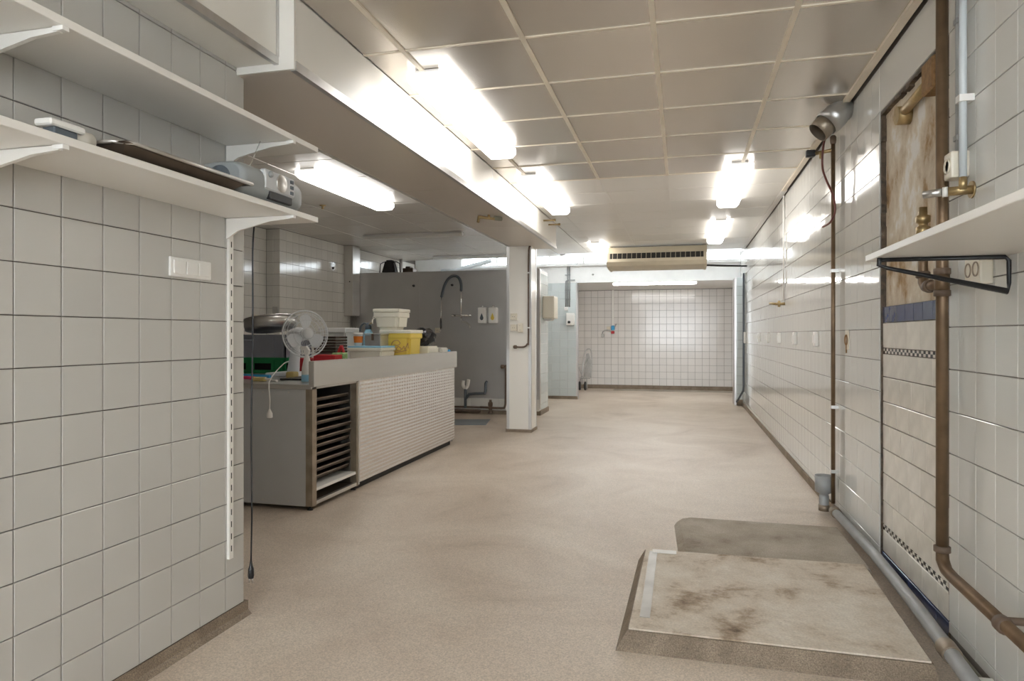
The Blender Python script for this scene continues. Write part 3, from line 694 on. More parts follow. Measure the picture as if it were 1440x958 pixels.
# desk fan
FC = Vector((-2.915, 4.80, 1.20)); FD = Vector((.80, -.60, .05)).normalized()
t = thing('desk_fan', (-3.12, 4.93, WZ), T('white desk fan with round wire guard on the counter', 'fan'))
bm = B(); box(bm, -3.27, -2.97, 4.78, 5.06, WZ, WZ+.03, .012, 2); obj('base', bm, 'fan_white', t)
hub = FC-FD*.13
bm = B(); cyl(bm, (-3.12, 4.95, WZ+.028), hub-FD*.05+Vector((0, 0, -.03)), .05, 18, .032); obj('neck', bm, 'fan_white', t)
bm = B(); lathe(bm, [(.001, -.135), (.04, -.132), (.058, -.11), (.062, -.03), (.054, .06), (.03, .085), (.001, .085)], 24, hub, FD); obj('motor_housing', bm, 'fan_white', t)
g = B()
x, y = frame_of(FD)
for R_, off in ((.185, 0), (.16, .03), (.11, .042), (.05, .048), (.16, -.03), (.10, -.042)): torus(g, FC+FD*off, FD, R_, .0028 if R_ < .18 else .006, 40, 6)
for k in range(30):
    a = 2*PI*k/30; r = x*math.cos(a)+y*math.sin(a)
    tube(g, [FC+r*.05+FD*.048, FC+r*.11+FD*.043, FC+r*.16+FD*.031, FC+r*.185, FC+r*.16-FD*.031, FC+r*.10-FD*.043], .0009, 4)
obj('wire_guard', g, 'fan_white', t)
bl = B()
for k in range(3):
    a0 = 2*PI*k/3+.5; ring = []
    for j in range(20):
        q = 2*PI*j/20; rr = .092+.062*math.cos(q); ww = .068*math.sin(q)*(.75+.35*math.cos(q))
        er = x*math.cos(a0)+y*math.sin(a0); et = y*math.cos(a0)-x*math.sin(a0)
        ring.append(FC+er*rr+et*ww+FD*(ww*.3))
    f1 = [bl.verts.new(p+FD*.001) for p in ring]; f2 = [bl.verts.new(p-FD*.001) for p in ring]
    bl.faces.new(f1); bl.faces.new(f2[::-1])
    for j in range(20): bl.faces.new((f1[j], f1[(j+1) % 20], f2[(j+1) % 20], f2[j]))
obj('blades', bl, 'fan_white', t)
bm = B(); lathe(bm, [(.04, -.02), (.042, .0), (.03, .02), (.001, .024)], 20, FC, FD); obj('hub', bm, 'fan_white', t)
bm = B(); lathe(bm, [(.045, 0), (.045, .004), (.001, .006)], 24, FC+FD*.048, FD); bdg = obj('badge', bm, 'fan_white', t)
bm = B(); tube(bm, [(-3.10, 4.85, WZ+.12), (-3.02, 4.66, WZ+.11), (-2.93, 4.40, WZ+.05), (-2.78, 4.12, WZ+.015), (-2.735, 4.045, WZ-.02), (-2.722, 4.035, WZ-.10), (-2.725, 4.037, WZ-.17)], .004, 8, smooth=6)
cb = obj('cord', bm, 'white_plastic', t)
bm = B(); lathe(bm, [(.006, .06), (.012, .045), (.02, .03), (.021, .004), (.015, 0)], 16, (-2.725, 4.037, WZ-.23)); obj('plug', bm, 'white_plastic', cb)
# spray bottle
t = thing('spray_bottle', (-2.60, 4.30, WZ), T('white spray bottle with blue bottom at the counter corner', 'bottle'))
bm = B(); lathe(bm, [(.034, 0), (.037, .006), (.037, .055), (.0345, .10), (.022, .165), (.012, .19), (.012, .20)], 24, (-2.60, 4.30, WZ)); obj('bottle', bm, 'white_plastic', t)
bm = B(); lathe(bm, [(.0375, .003), (.0378, .006), (.0378, .05), (.0375, .052)], 24, (-2.60, 4.30, WZ), closed=False); obj('blue_liquid', bm, 'light_blue', t)
bm = B(); prism(bm, [(-2.615, WZ+.195), (-2.585, WZ+.195), (-2.578, WZ+.225), (-2.60, WZ+.255), (-2.645, WZ+.250), (-2.65, WZ+.232), (-2.62, WZ+.225)], 'y', 4.287, 4.313)
sp = obj('spray_head', bm, 'white_plastic', t)
bm = B(); prism(bm, [(-2.645, WZ+.232), (-2.637, WZ+.232), (-2.63, WZ+.195), (-2.638, WZ+.19)], 'y', 4.295, 4.305); obj('trigger', bm, 'white_plastic', sp)
# hand tools and brush lying on the near end
def rod(name, m, pts, r, label, cat, sm=0):
    bm = B(); tube(bm, pts, r, 10, smooth=sm); return obj(name, bm, m, props=T(label, cat))
rod('blue_stick', 'blue', [(-3.50, 4.72, WZ+.013), (-3.30, 4.64, WZ+.013), (-3.10, 4.60, WZ+.013)], .013, 'long blue plastic stick lying in front of green crate', 'stick', 4)
rod('pink_stick', 'pink', [(-3.40, 4.50, WZ+.012), (-3.25, 4.46, WZ+.012), (-3.12, 4.43, WZ+.012)], .012, 'pink plastic stick lying next to the blue stick', 'stick')
t = thing('hand_brush', (-2.93, 4.27, WZ), T('small yellow brush with white handle beside the fan cord', 'brush'))
bm = B(); box(bm, -3.02, -2.92, 4.26, 4.30, WZ, WZ+.03, .006); obj('bristles', bm, 'ochre', t)
bm = B(); tube(bm, [(-2.93, 4.28, WZ+.02), (-2.86, 4.26, WZ+.012), (-2.80, 4.24, WZ+.008)], .008, 8, smooth=4); obj('handle', bm, 'white_plastic', t)
bm = B(); box(bm, -2.98, -2.91, 4.62, 4.70, WZ, WZ+.05, .015, 2); obj('cleaning_sponge', bm, 'ochre', props=T('small yellow sponge under the fan cord', 'sponge'))
bx('black_board', 'black', (-2.90, -2.66, 4.42, 4.74, WZ, WZ+.012), props=T('flat black board lying behind the spray bottle', 'board'), bev=.003)
# red bin + trays + white box behind the fan
t = thing('red_tub', (-3.0, 5.2, WZ), T('dark red plastic tub behind the fan', 'tub'))
bm = B(); taper_box(bm, -3.20, 5.30, WZ, WZ+.13, .13, .12, .15, .14, .01); obj('body', bm, 'red', t)
bm = B(); box(bm, -3.28, -3.12, 5.225, 5.375, WZ+.118, WZ+.132, .004); obj('rim', bm, 'red', t)
t = thing('plastic_box', (-3.30, 6.05, WZ), T('tall white lidded plastic box standing behind the fan', 'box'))
bm = B(); taper_box(bm, -3.30, 6.05, WZ, WZ+.37, .25, .24, .27, .26, .012); obj('body', bm, 'white_plastic', t)
bm = B(); box(bm, -3.45, -3.155, 5.905, 6.195, WZ+.36, WZ+.405, .008, 2); obj('lid', bm, 'white_plastic', t)
t = thing('tray_stack', (-3.11, 5.6, WZ), T('grey stack of shallow metal trays between fan and white box', 'tray stack'))
for k in range(6): bx('tray', 'tray_brown', (-3.255, -3.035, 5.50, 5.72, WZ+.172+.026*k, WZ+.192+.026*k), t, bev=.004)
bx('stack_base', 'steel_dark', (-3.235, -3.055, 5.51, 5.71, WZ, WZ+.172), t)
bm = B(); box(bm, -3.06, -2.86, 5.16, 5.30, WZ, WZ+.165, .006); obj('red_carton', bm, 'red', props=T('red carton just behind the counter splash edge', 'carton'))
bm = B(); box(bm, -2.98, -2.87, 5.32, 5.42, WZ, WZ+.18, .01); obj('green_pack', bm, 'green_label', props=T('small green and white printed pack beside red carton', 'pack'))
t = thing('red_clamp', (-2.95, 5.45, WZ), T('red plastic clamp standing against the white tub', 'clamp'))
bm = B(); tube(bm, [(-3.0, 5.44, WZ+.014), (-2.985, 5.45, WZ+.16), (-2.95, 5.45, WZ+.24)], .014, 8, smooth=3); obj('jaw', bm, 'red', t)
bm = B(); tube(bm, [(-2.90, 5.46, WZ+.014), (-2.925, 5.455, WZ+.16), (-2.95, 5.45, WZ+.24)], .014, 8, smooth=3); obj('jaw', bm, 'red', t)
# tub with blue lid and things on it
t = thing('storage_tub', (-2.86, 5.86, WZ), T('wide white tub with blue lid on the counter', 'tub'))
bm = B(); taper_box(bm, -2.85, 5.86, WZ, WZ+.19, .29, .28, .33, .31, .012); obj('body', bm, 'bucket_cream', t)
bm = B(); box(bm, -3.03, -2.68, 5.695, 6.02, WZ+.185, WZ+.215, .006); obj('rim', bm, 'bucket_cream', t)
bm = B(); box(bm, -3.025, -2.685, 5.70, 6.015, WZ+.216, WZ+.232, .004); obj('lid', bm, 'light_blue', t)
t = thing('paper_cup', (-2.945, 5.76, WZ+.233), T('white cup with orange label on the blue lid', 'cup'))
bm = B(); lathe(bm, [(.034, 0), (.044, .105), (.046, .107), (.046, .125), (.042, .125)], 24, (-2.945, 5.76, WZ+.233)); obj('cup', bm, 'white_plastic', t)
bm = B(); lathe(bm, [(.0385, .03), (.0435, .09)], 24, (-2.945, 5.76, WZ+.233), closed=False); obj('label', bm, 'orange', t)
t = thing('metal_box', (-2.80, 5.86, WZ+.233), T('small grey metal box with clasp on the blue lid', 'box'))
bx('case', 'galv', (-2.885, -2.725, 5.77, 5.95, WZ+.233, WZ+.335), t, bev=.004)
bx('lid', 'galv', (-2.89, -2.72, 5.765, 5.955, WZ+.337, WZ+.35), t, bev=.003)
bx('clasp', 'brown_iron', (-2.81, -2.79, 5.757, 5.7645, WZ+.285, WZ+.345), t)
t = thing('pump_sprayer', (-3.02, 6.12, WZ), T('blue pressure sprayer bottle with dark pump head behind metal box', 'sprayer'))
bm = B(); lathe(bm, [(.045, 0), (.048, .02), (.048, .30), (.045, .35), (.028, .385), (.02, .40)], 24, (-3.02, 6.12, WZ)); obj('bottle', bm, 'light_blue', t)
bm = B(); lathe(bm, [(.032, .39), (.032, .425), (.02, .44), (.014, .455)], 18, (-3.02, 6.12, WZ)); hd = obj('pump_head', bm, 'radio_dark', t)
bm = B(); tube(bm, [(-3.02, 6.12, WZ+.44), (-3.06, 6.11, WZ+.45), (-3.09, 6.10, WZ+.42), (-3.10, 6.10, WZ+.37)], .009, 8, smooth=3); obj('lever', bm, 'radio_dark', hd)
bm = B(); cyl(bm, (-3.02, 6.12, WZ+.435), (-2.95, 6.07, WZ+.46), .007, 10); obj('nozzle', bm, 'brass', hd)
# yellow bucket, cream bucket on it
def bucket(name, cx, cy, z, w, h, m, label, lid=None):
    t = thing(name, (cx, cy, z), T(label, 'bucket'))
    bm = B(); taper_box(bm, cx, cy, z, z+h-.03, w*.86, w*.86, w*.97, w*.97, .03, 3); obj('body', bm, m, t)
    bm = B(); box(bm, cx-w*.5, cx+w*.5, cy-w*.5, cy+w*.5, z+h-.085, z+h-.032, .008); obj('collar', bm, m, t)
    bm = B(); box(bm, cx-w*.52, cx+w*.52, cy-w*.52, cy+w*.52, z+h-.034, z+h, .010, 2); obj('lid', bm, lid or m, t)
    return t
yb = bucket('yellow_bucket', -2.69, 6.18, WZ, .315, .385, 'yellow', 'square yellow bucket with white lid and brown lettering', 'bucket_cream')
# lettering and drawing on the near face of the bucket (flat print)
bm = B(); yy = 6.18-.315*.47
random.seed(2)
def squig(pts, r=.0045): tube(bm, [(px_, yy-.004, pz+.095) for px_, pz in pts], r, 5, smooth=4)
squig([(-2.74, WZ+.10), (-2.72, WZ+.17), (-2.67, WZ+.19), (-2.64, WZ+.16), (-2.67, WZ+.14), (-2.70, WZ+.15)])
squig([(-2.66, WZ+.13), (-2.63, WZ+.11), (-2.64, WZ+.09), (-2.68, WZ+.10), (-2.66, WZ+.13)])
squig([(-2.62, WZ+.10), (-2.60, WZ+.13), (-2.59, WZ+.10), (-2.575, WZ+.13), (-2.56, WZ+.16), (-2.555, WZ+.11)])
squig([(-2.75, WZ+.09), (-2.69, WZ+.075), (-2.63, WZ+.08), (-2.57, WZ+.095)])
obj('print', bm, 'print_brown', yb)
wbk = bucket('white_bucket', -2.80, 6.19, WZ+.386, .27, .205, 'bucket_cream', 'cream white bucket with lid standing on yellow bucket')
bm = B(); tube(bm, [(-2.935, 6.18, WZ+.386+.13), (-2.945, 6.06, WZ+.386+.10), (-2.93, 6.03, WZ+.386+.06), (-2.925, 6.035, WZ+.386+.13)], .004, 6, smooth=4); obj('handle', bm, 'bucket_cream', wbk)
# black bag: crumpled lump
t_bm = B(); bmesh.ops.create_icosphere(t_bm, subdivisions=3, radius=1)
random.seed(9)
from mathutils import noise as mnoise
for v in t_bm.verts:
    p = v.co.copy(); k = 1+.28*mnoise.noise(p*2.3)+.14*mnoise.noise(p*6.1)
    v.co = Vector((p.x*.13*k, p.y*.12*k, max(-.085, p.z*.10*k)))
t_bm.transform(Matrix.Translation((-2.61, 6.55, WZ+.085+.222)))
obj('plastic_bag', t_bm, 'bag', props=T('crumpled glossy black plastic bag beside yellow bucket', 'bag'))
bm = B(); taper_box(bm, -2.625, 6.53, WZ, WZ+.22, .26, .26, .29, .28, .015); obj('white_tub', bm, 'bucket_cream', props=T('low white tub under the black plastic bag', 'tub'))
bm = B(); taper_box(bm, -2.585, 6.82, WZ, WZ+.20, .20, .18, .24, .2, .012); obj('white_carton', bm, 'cloth', props=T('white carton at the far end of the counter', 'carton'))
bm = B(); lathe(bm, [(.02, 0), (.02, .16), (.012, .175)], 14, (-2.46, 6.92, WZ)); obj('blue_cap_bottle', bm, 'blue', props=T('small blue bottle at the far counter corner', 'bottle'))

# ================================================================= KITCHEN PARTITION FITTINGS
YP = PY-.001
t = thing('spray_faucet', (-3.25, PY-.04, 1.45), T('chrome pre-rinse spray faucet mounted on the steel partition', 'faucet'))
bm = B(); cyl(bm, (-3.37, PY-.055, 1.487), (-3.125, PY-.055, 1.487), .017, 14); cyl(bm, (-3.30, PY, 1.487), (-3.30, PY-.055, 1.487), .014, 12); cyl(bm, (-3.20, PY, 1.487), (-3.20, PY-.055, 1.487), .014, 12); obj('mixer_body', bm, 'chrome', t)
for xx in (-3.385, -3.11):
    bm = B(); lathe(bm, [(.012, -.02), (.024, -.012), (.024, .015), (.012, .024)], 12, (xx, PY-.055, 1.487), (1, 0, 0)); obj('valve_knob', bm, 'chrome', t)
bm = B(); cyl(bm, (-3.25, PY-.055, 1.44), (-3.25, PY-.055, 1.965), .011, 12); cyl(bm, (-3.25, PY, 1.76), (-3.25, PY-.055, 1.76), .007, 8); obj('riser_pipe', bm, 'chrome', t)
bm = B(); p = [(-3.25, PY-.055, 1.86), (-3.252, PY-.055, 1.97), (-3.29, PY-.055, 2.06), (-3.365, PY-.055, 2.09), (-3.45, PY-.055, 2.05), (-3.52, PY-.055, 1.94), (-3.565, PY-.055, 1.77)]
tube(bm, p, .021, 10, smooth=8); obj('spring_hose', bm, 'radio_dark', t)
bm = B(); tube(bm, [(-3.565, PY-.055, 1.77), (-3.57, PY-.055, 1.5), (-3.572, PY-.055, 1.42)], .008, 8); obj('hose', bm, 'chrome', t)
bm = B(); lathe(bm, [(.010, .17), (.016, .12), (.016, .03), (.010, 0)], 12, (-3.575, PY-.055, 1.28)); obj('spray_grip', bm, 'black', t)
bm = B(); tube(bm, [(-3.575, PY-.055, 1.29), (-3.575, PY-.075, 1.255), (-3.585, PY-.085, 1.24)], .014, 8); obj('spray_nozzle', bm, 'chrome', t)
bm = B(); tube(bm, [(-3.25, PY-.055, 1.45), (-3.23, PY-.08, 1.40), (-3.15, PY-.12, 1.385), (-3.09, PY-.14, 1.34), (-3.08, PY-.14, 1.29)], .009, 8, smooth=4); obj('spout', bm, 'chrome', t)
def plate(name, m, x0, x1, z0, z1, y, label, cat, d=.035, holes=1, axis='-y', group=None):
    """socket / box on a wall with round inserts"""
    t = thing(name, ((x0+x1)/2, y, z0), T(label, cat, group))
    bm = B(); box(bm, x0, x1, y-d, y, z0, z1, .004); obj('cover', bm, m, t)
    n = holes
    for k in range(n):
        if x1-x0 > z1-z0: cxx = x0+(x1-x0)*(k+.5)/n; czz = (z0+z1)/2; r = min((x1-x0)/n, z1-z0)*.36
        else: cxx = (x0+x1)/2; czz = z0+(z1-z0)*(k+.5)/n; r = min((z1-z0)/n, x1-x0)*.36
        bm = B(); lathe(bm, [(r, -.001), (r, .003), (r*.86, .003), (r*.8, -.0005)], 20, (cxx, y-d, czz), (0, -1, 0)); f = obj('insert', bm, m, t)
        bm = B()
        for s_ in (-1, 1): cyl(bm, (cxx+s_*r*.4, y-d-.0012, czz), (cxx+s_*r*.4, y-d+.001, czz), r*.13, 8)
        obj('pin_holes', bm, 'dark', f)
    return t
plate('wall_socket', 'cream_plastic', -3.68, -3.605, 1.225, 1.30, PY, 'cream wall socket on steel partition by the spray nozzle', 'socket')
def soap(x, drop, label):
    t = thing('soap_dispenser', (x, PY-.05, 1.37), T(label, 'soap dispenser', 'soap dispensers on the steel partition'))
    bm = B(); box(bm, x-.065, x+.065, PY-.10, PY-.001, 1.37, 1.605, .02, 3); obj('housing', bm, 'white_plastic', t)
    bm = B(); prism(bm, [(x, 1.52), (x+.02, 1.47), (x+.028, 1.445), (x+.018, 1.42), (x, 1.412), (x-.018, 1.42), (x-.028, 1.445), (x-.02, 1.47)], 'y', PY-.1025, PY-.0995); obj('drop_mark', bm, drop, t)
    bm = B(); cyl(bm, (x, PY-.05, 1.60), (x, PY-.05, 1.635), .018, 12); obj('top_knob', bm, 'chrome', t)
soap(-2.912, 'radio_dark', 'white soap dispenser with dark blue drop beside the spray faucet')
soap(-2.745, 'yellow', 'white soap dispenser with yellow drop on steel partition')
for xx, lb in ((-4.04, 'small black wall hook left on the steel partition'), (-3.411, 'small black hole plug beside the faucet hose')):
    bm = B(); lathe(bm, [(.02, 0), (.018, .012), (.008, .03), (.012, .04)], 12, (xx, PY, 1.955), (0, -1, 0)); obj('wall_hook', bm, 'black', props=T(lb, 'hook'))
# drain pipes low on partition
t = thing('drain_trap', (-3.17, PY-.06, .05), T('grey drain pipe with white plastic trap below the steel partition', 'drain pipe'))
bm = B(); tube(bm, [(-3.21, PY-.06, .50), (-3.215, PY-.06, .43), (-3.18, PY-.06, .39), (-3.145, PY-.06, .43), (-3.13, PY-.06, .52)], .026, 12, smooth=5); obj('trap', bm, 'white_plastic', t)
bm = B(); cyl(bm, (-3.18, PY-.06, .39), (-3.18, PY-.06, .09), .022, 12); tube(bm, [(-3.18, PY-.06, .22), (-3.12, PY-.06, .30), (-3.02, PY-.06, .31), (-2.87, PY-.06, .315)], .02, 10); tube(bm, [(-2.88, PY-.06, .30), (-2.865, PY-.06, .36), (-2.86, PY-.06, .46), (-2.86, PY-.005, .485)], .02, 10, smooth=3); obj('pipe', bm, 'radio_dark', t)
t = thing('floor_pipe', (-3.2, PY-.06, .03), T('rusty brown pipes running along the foot of steel partition', 'pipe'))
bm = B(); tube(bm, [(-4.2, PY-.05, .10), (-2.95, PY-.05, .105)], .014, 8); tube(bm, [(-4.2, PY-.04, .045), (-2.95, PY-.04, .045)], .022, 8); tube(bm, [(-2.95, PY-.05, .105), (-2.62, PY-.05, .10), (-2.565, PY-.05, .13), (-2.555, PY-.05, .25), (-2.552, PY-.05, .68), (-2.56, PY-.045, .715), (-2.60, PY-.03, .72)], .016, 8, smooth=4); obj('pipe', bm, 'brown_iron', t)
for xx, zz in ((-2.79, .10), (-2.60, .72)):
    bm = B(); lathe(bm, [(.02, -.03), (.03, -.02), (.03, .02), (.02, .03)], 12, (xx, PY-.05, zz), (1, 0, 0)); obj('coupling', bm, 'brown_iron', t)
bm = B(); lathe(bm, [(.04, 0), (.04, .02), (.018, .03), (.018, .10), (.035, .11), (.035, .16), (.02, .17), (.02, .20)], 14, (-2.79, PY-.05, .02)); obj('valve', bm, 'brown_iron', t)
bm = B(); prism(bm, [(-3.13, 8.98), (-2.62, 9.12), (-2.52, 8.54), (-2.95, 8.42)], 'z', 0, .006)
t_g = obj('floor_drain', bm, 'grate', props=T('flat grey floor grate in front of the steel partition', 'floor drain'))
# stainless casing with pipes, in the kitchen corner
t = thing('pipe_casing', (-5.0, 9.6, 1.49), T('tall stainless pipe casing hanging from kitchen ceiling', 'casing'))
bx('casing', 'steel', (XK+.002, -4.95, 9.5, 9.74, 1.49, 2.58), t, bev=.004)
for xx in (-5.06, -5.02, -4.975):
    bm = B(); cyl(bm, (xx, 9.66, .75), (xx, 9.66, 1.50), .014, 10); obj('pipe', bm, 'galv', t)
bm = B(); cyl(bm, (-5.0, 9.499, 2.02), (-5.0, 9.49, 2.02), .01, 8); obj('screw', bm, 'black', t)
# objects standing on the partition
t = thing('black_bag', (-4.52, 9.95, 2.172), T('black bag with wire frame standing on top of steel partition', 'bag'))
bm = B(); taper_box(bm, -4.53, 9.95, 2.173, 2.385, .24, .16, .13, .12, .02, 2); obj('body', bm, 'bag', t)
for s_ in (-1, 1):
    bm = B(); tube(bm, [(-4.53+s_*.18, 9.95, 2.176), (-4.53+s_*.165, 9.95, 2.33), (-4.53+s_*.12, 9.95, 2.355), (-4.53+s_*.03, 9.95, 2.37)], .008, 8); obj('frame_loop', bm, 'black', t)
bm = B(); box(bm, -4.28, -4.10, 9.86, 10.02, 2.173, 2.245, .008); box(bm, -4.24, -4.16, 9.88, 10.0, 2.24, 2.275, .01); obj('dark_box', bm, 'tray_brown', props=T('small dark brown box lying on top of steel partition', 'box'))
t = thing('vent_pipe', (-3.8, 12.1, 2.45), T('pale horizontal vent pipe below the kitchen window strip', 'pipe'))
bm = B(); tube(bm, [(-4.5, 12.25, 2.42), (-4.2, 12.25, 2.42), (-4.05, 12.25, 2.47), (-3.5, 12.25, 2.60)], .045, 12); cyl(bm, (-4.2, 12.25, 0), (-4.2, 12.25, 2.45), .04, 12); obj('pipe', bm, 'conduit', t)
bm = B(); cyl(bm, (-5.02, 11.5, 2.0), (-5.02, 11.5, 2.583), .03, 12); obj('down_pipe', bm, 'galv', props=T('dark vertical pipe in the far kitchen corner', 'pipe'))
# kitchen wall sockets
def sideplate(name, m, y0, y1, z0, z1, x, side, label, cat, d=.03, group=None, slot=True):
    t = thing(name, (x, (y0+y1)/2, z0), T(label, cat, group))
    bm = B(); box(bm, min(x, x+side*d), max(x, x+side*d), y0, y1, z0, z1, .003); obj('cover', bm, m, t)
    if slot:
        bm = B(); lathe(bm, [(min(y1-y0, z1-z0)*.3, -.001), (min(y1-y0, z1-z0)*.3, .003), (min(y1-y0, z1-z0)*.24, .003), (min(y1-y0, z1-z0)*.2, -.0005)], 16, (x+side*d, (y0+y1)/2, (z0+z1)/2), (side, 0, 0)); obj('insert', bm, m if slot is True else slot, t)
    return t
sideplate('wall_socket', 'cream_plastic', 7.47, 7.57, 1.37, 1.45, -5.30, 1, 'cream socket on the set-back part of kitchen wall', 'socket', slot='dark')
sideplate('wall_socket', 'cream_plastic', 7.86, 7.93, 1.40, 1.47, XK, 1, 'first cream socket beside the steel duct on kitchen wall', 'socket')
sideplate('wall_socket', 'cream_plastic', 7.95, 8.02, 1.40, 1.47, XK, 1, 'second cream socket beside the steel duct on kitchen wall', 'socket')
bx('cable_duct', 'galv', (-5.18, -5.11, 7.735, 7.78, 1.30, 1.56), props=T('short grey metal cable duct at the kitchen wall step', 'cable duct'))
bm = B(); lathe(bm, [(.02, 0), (.02, .01), (.008, .03)], 10, (XK, 9.15, 2.2), (1, 0, 0)); obj('wall_plug', bm, 'black', props=T('small black plug stuck in the kitchen wall tiles', 'plug'))
# ceiling bits
bm = B(); lathe(bm, [(.035, 0), (.035, .006), (.012, .012), (.012, .035), (.02, .04)], 16, (-3.74, 6.5, ZC), (0, 0, -1)); obj('ceiling_fitting', bm, 'brass', props=T('small brass ceiling fitting beside the kitchen light', 'fitting'))
t = thing('beam_valve', (-1.72, 5.8, BZ-.06), T('small brass gas tap hanging under the beam', 'valve'))
bm = B(); cyl(bm, (-1.70, 5.86, BZ), (-1.70, 5.86, BZ-.03), .012, 10); tube(bm, [(-1.62, 5.95, BZ-.03), (-1.70, 5.86, BZ-.03), (-1.77, 5.78, BZ-.03), (-1.775, 5.77, BZ-.08)], .013, 8); obj('body', bm, 'brass', t)
bm = B(); cyl(bm, (-1.66, 5.90, BZ-.025), (-1.61, 5.96, BZ-.025), .02, 10); obj('cap', bm, 'pvc_green', t)
for yy, lb in ((7.55, 'brass pipe stub poking from the beam side near its end'), (7.85, 'second brass pipe stub poking from the beam side near its end')):
    bm = B(); cyl(bm, (BX1, yy, 2.50), (BX1+.13, yy, 2.50), .010, 8); lathe(bm, [(.014, 0), (.014, .02)], 10, (BX1+.12, yy, 2.5), (1, 0, 0)); obj('pipe_stub', bm, 'brass', props=T(lb, 'pipe'))

# ---- column fittings
plate('column_socket', 'cream_plastic', -2.045, -1.965, 1.375, 1.455, cy0+.004, 'upper cream socket on the column', 'socket')
plate('column_socket', 'cream_plastic', -2.045, -1.965, 1.24, 1.32, cy0+.004, 'lower single cream socket on the column', 'socket')
plate('column_socket', 'cream_plastic', -1.955, -1.89, 1.225, 1.335, cy0+.004, 'double cream socket beside the lower column socket', 'socket', holes=2)
t = thing('column_pipe', (-1.82, cy0-.012, 1.0), T('thin brown gas pipe with tap running down the column', 'pipe'))
bm = B(); tube(bm, [(-1.80, cy0-.005, 2.275), (-1.815, cy0-.02, 2.22), (-1.82, cy0-.02, 1.9), (-1.82, cy0-.02, 1.16), (-1.835, cy0-.02, 1.08), (-1.88, cy0-.02, 1.045), (-1.98, cy0-.02, 1.045)], .010, 8, smooth=4); obj('pipe', bm, 'brown_iron', t)
bm = B(); lathe(bm, [(.012, -.025), (.022, -.015), (.022, .015), (.012, .025)], 12, (-1.985, cy0-.02, 1.045), (1, 0, 0)); cyl(bm, (-1.985, cy0-.045, 1.045), (-1.985, cy0, 1.045), .01, 8); obj('tap', bm, 'brown_iron', t)
for zz in (1.95, 1.28):
    bx('clamp', 'white_plastic', (-1.838, -1.802, cy0-.034, cy0+.004, zz-.008, zz+.008), t)

# ---- towel dispenser, heater, conduits on the pier, trolley, taps
t = thing('towel_dispenser', (-1.94, 10.12, 1.40), T('cream paper towel dispenser on the partition end', 'dispenser'))
bm = B(); box(bm, px1+.008, px1+.19, 9.93, 10.24, 1.44, 1.78, .02, 2); obj('housing', bm, 'cream_plastic', t)
bm = B(); prism(bm, [(px1+.02, 1.44), (px1+.15, 1.44), (px1+.12, 1.41), (px1+.04, 1.405)], 'y', 9.97, 10.2); obj('outlet', bm, 'steel', t)
t = thing('control_box', (-2.0, YF-.06, 1.37), T('white control box with black knob on the left pier', 'control box'))
bm = B(); box(bm, -2.09, -1.935, YF-.09, YF+.0, 1.375, 1.60, .015, 2); obj('housing', bm, 'white_plastic', t)
bm = B(); lathe(bm, [(.025, 0), (.024, .015), (.001, .018)], 16, (-2.03, YF-.09, 1.43), (0, -1, 0)); obj('knob', bm, 'black', t)
plate('pier_socket', 'white_plastic', -2.13, -2.06, 1.645, 1.715, YF, 'small white socket above the control box', 'socket', d=.03)
t = thing('pier_conduit', (-2.05, YF-.02, 1.72), T('grey conduit pipes rising on the left pier to window level', 'conduit'))
for k, xx in enumerate((-2.10, -2.065, -2.03)):
    bm = B(); tube(bm, [(xx, YF-.02, 1.71), (xx, YF-.02, 2.19 if k == 0 else 2.46)] + ([(xx+.03, YF-.02, 2.21), (-1.93, YF-.02, 2.21)] if k == 0 else [(xx+.02, YF-.02, 2.485), (-1.90, YF-.02, 2.50), (-1.85, YF-.02, 2.56)]), .011, 8); obj('pipe', bm, 'pvc_grey', t)
for zz in (1.85, 2.02, 2.30): bx('clamp', 'pvc_grey', (-2.115, -2.015, YF-.034, YF, zz, zz+.014), t)
bm = B(); lathe(bm, [(.018, 0), (.018, .008), (.006, .012), (.006, .03)], 10, (-1.60, YF, 2.31), (0, -1, 0)); obj('header_plug', bm, 'galv', props=T('small grey fitting on the white header', 'fitting'))
t = thing('hand_trolley', (-2.02, 14.5, 0), T('folded metal hand trolley with black wheels leaning in the alcove', 'trolley'))
bm = B()
tube(bm, [(-2.10, 14.45, .12), (-2.10, 14.62, .60), (-2.06, 14.75, .85), (-1.95, 14.75, .86), (-1.92, 14.66, .60), (-1.92, 14.50, .28)], .013, 8, smooth=3)
tube(bm, [(-2.16, 14.50, .16), (-2.06, 14.60, .50), (-1.98, 14.7, .74)], .011, 8); tube(bm, [(-2.18, 14.5, .5), (-2.10, 14.5, .30), (-2.02, 14.46, .26)], .011, 8); tube(bm, [(-2.14, 14.44, .26), (-1.92, 14.44, .26)], .011, 8)
tube(bm, [(-2.0, 14.46, .26), (-1.985, 14.42, .02)], .010, 8)
obj('frame', bm, 'galv', t)
bm = B(); prism(bm, [(-2.10, .27), (-1.94, .27), (-1.93, .62), (-1.98, .80), (-2.04, .78)], 'y', 14.67, 14.685); obj('plate', bm, 'galv', t)
for xx in (-2.15, -2.03):
    bm = B(); lathe(bm, [(.03, -.018), (.085, -.02), (.095, -.012), (.095, .012), (.085, .02), (.03, .018)], 24, (xx, 14.45, .095), (1, 0, 0)); obj('wheel', bm, 'black', t)
t = thing('wall_tap', (-1.56, YB-.06, 1.2), T('small blue and red tap with pipe on the far alcove wall', 'tap'))
bm = B(); tube(bm, [(-1.72, YB-.03, 1.20), (-1.71, YB-.05, 1.27), (-1.62, YB-.05, 1.30), (-1.50, YB-.05, 1.28), (-1.46, YB-.05, 1.36), (-1.42, YB-.05, 1.44)], .014, 8, smooth=3); obj('pipe', bm, 'galv', t)
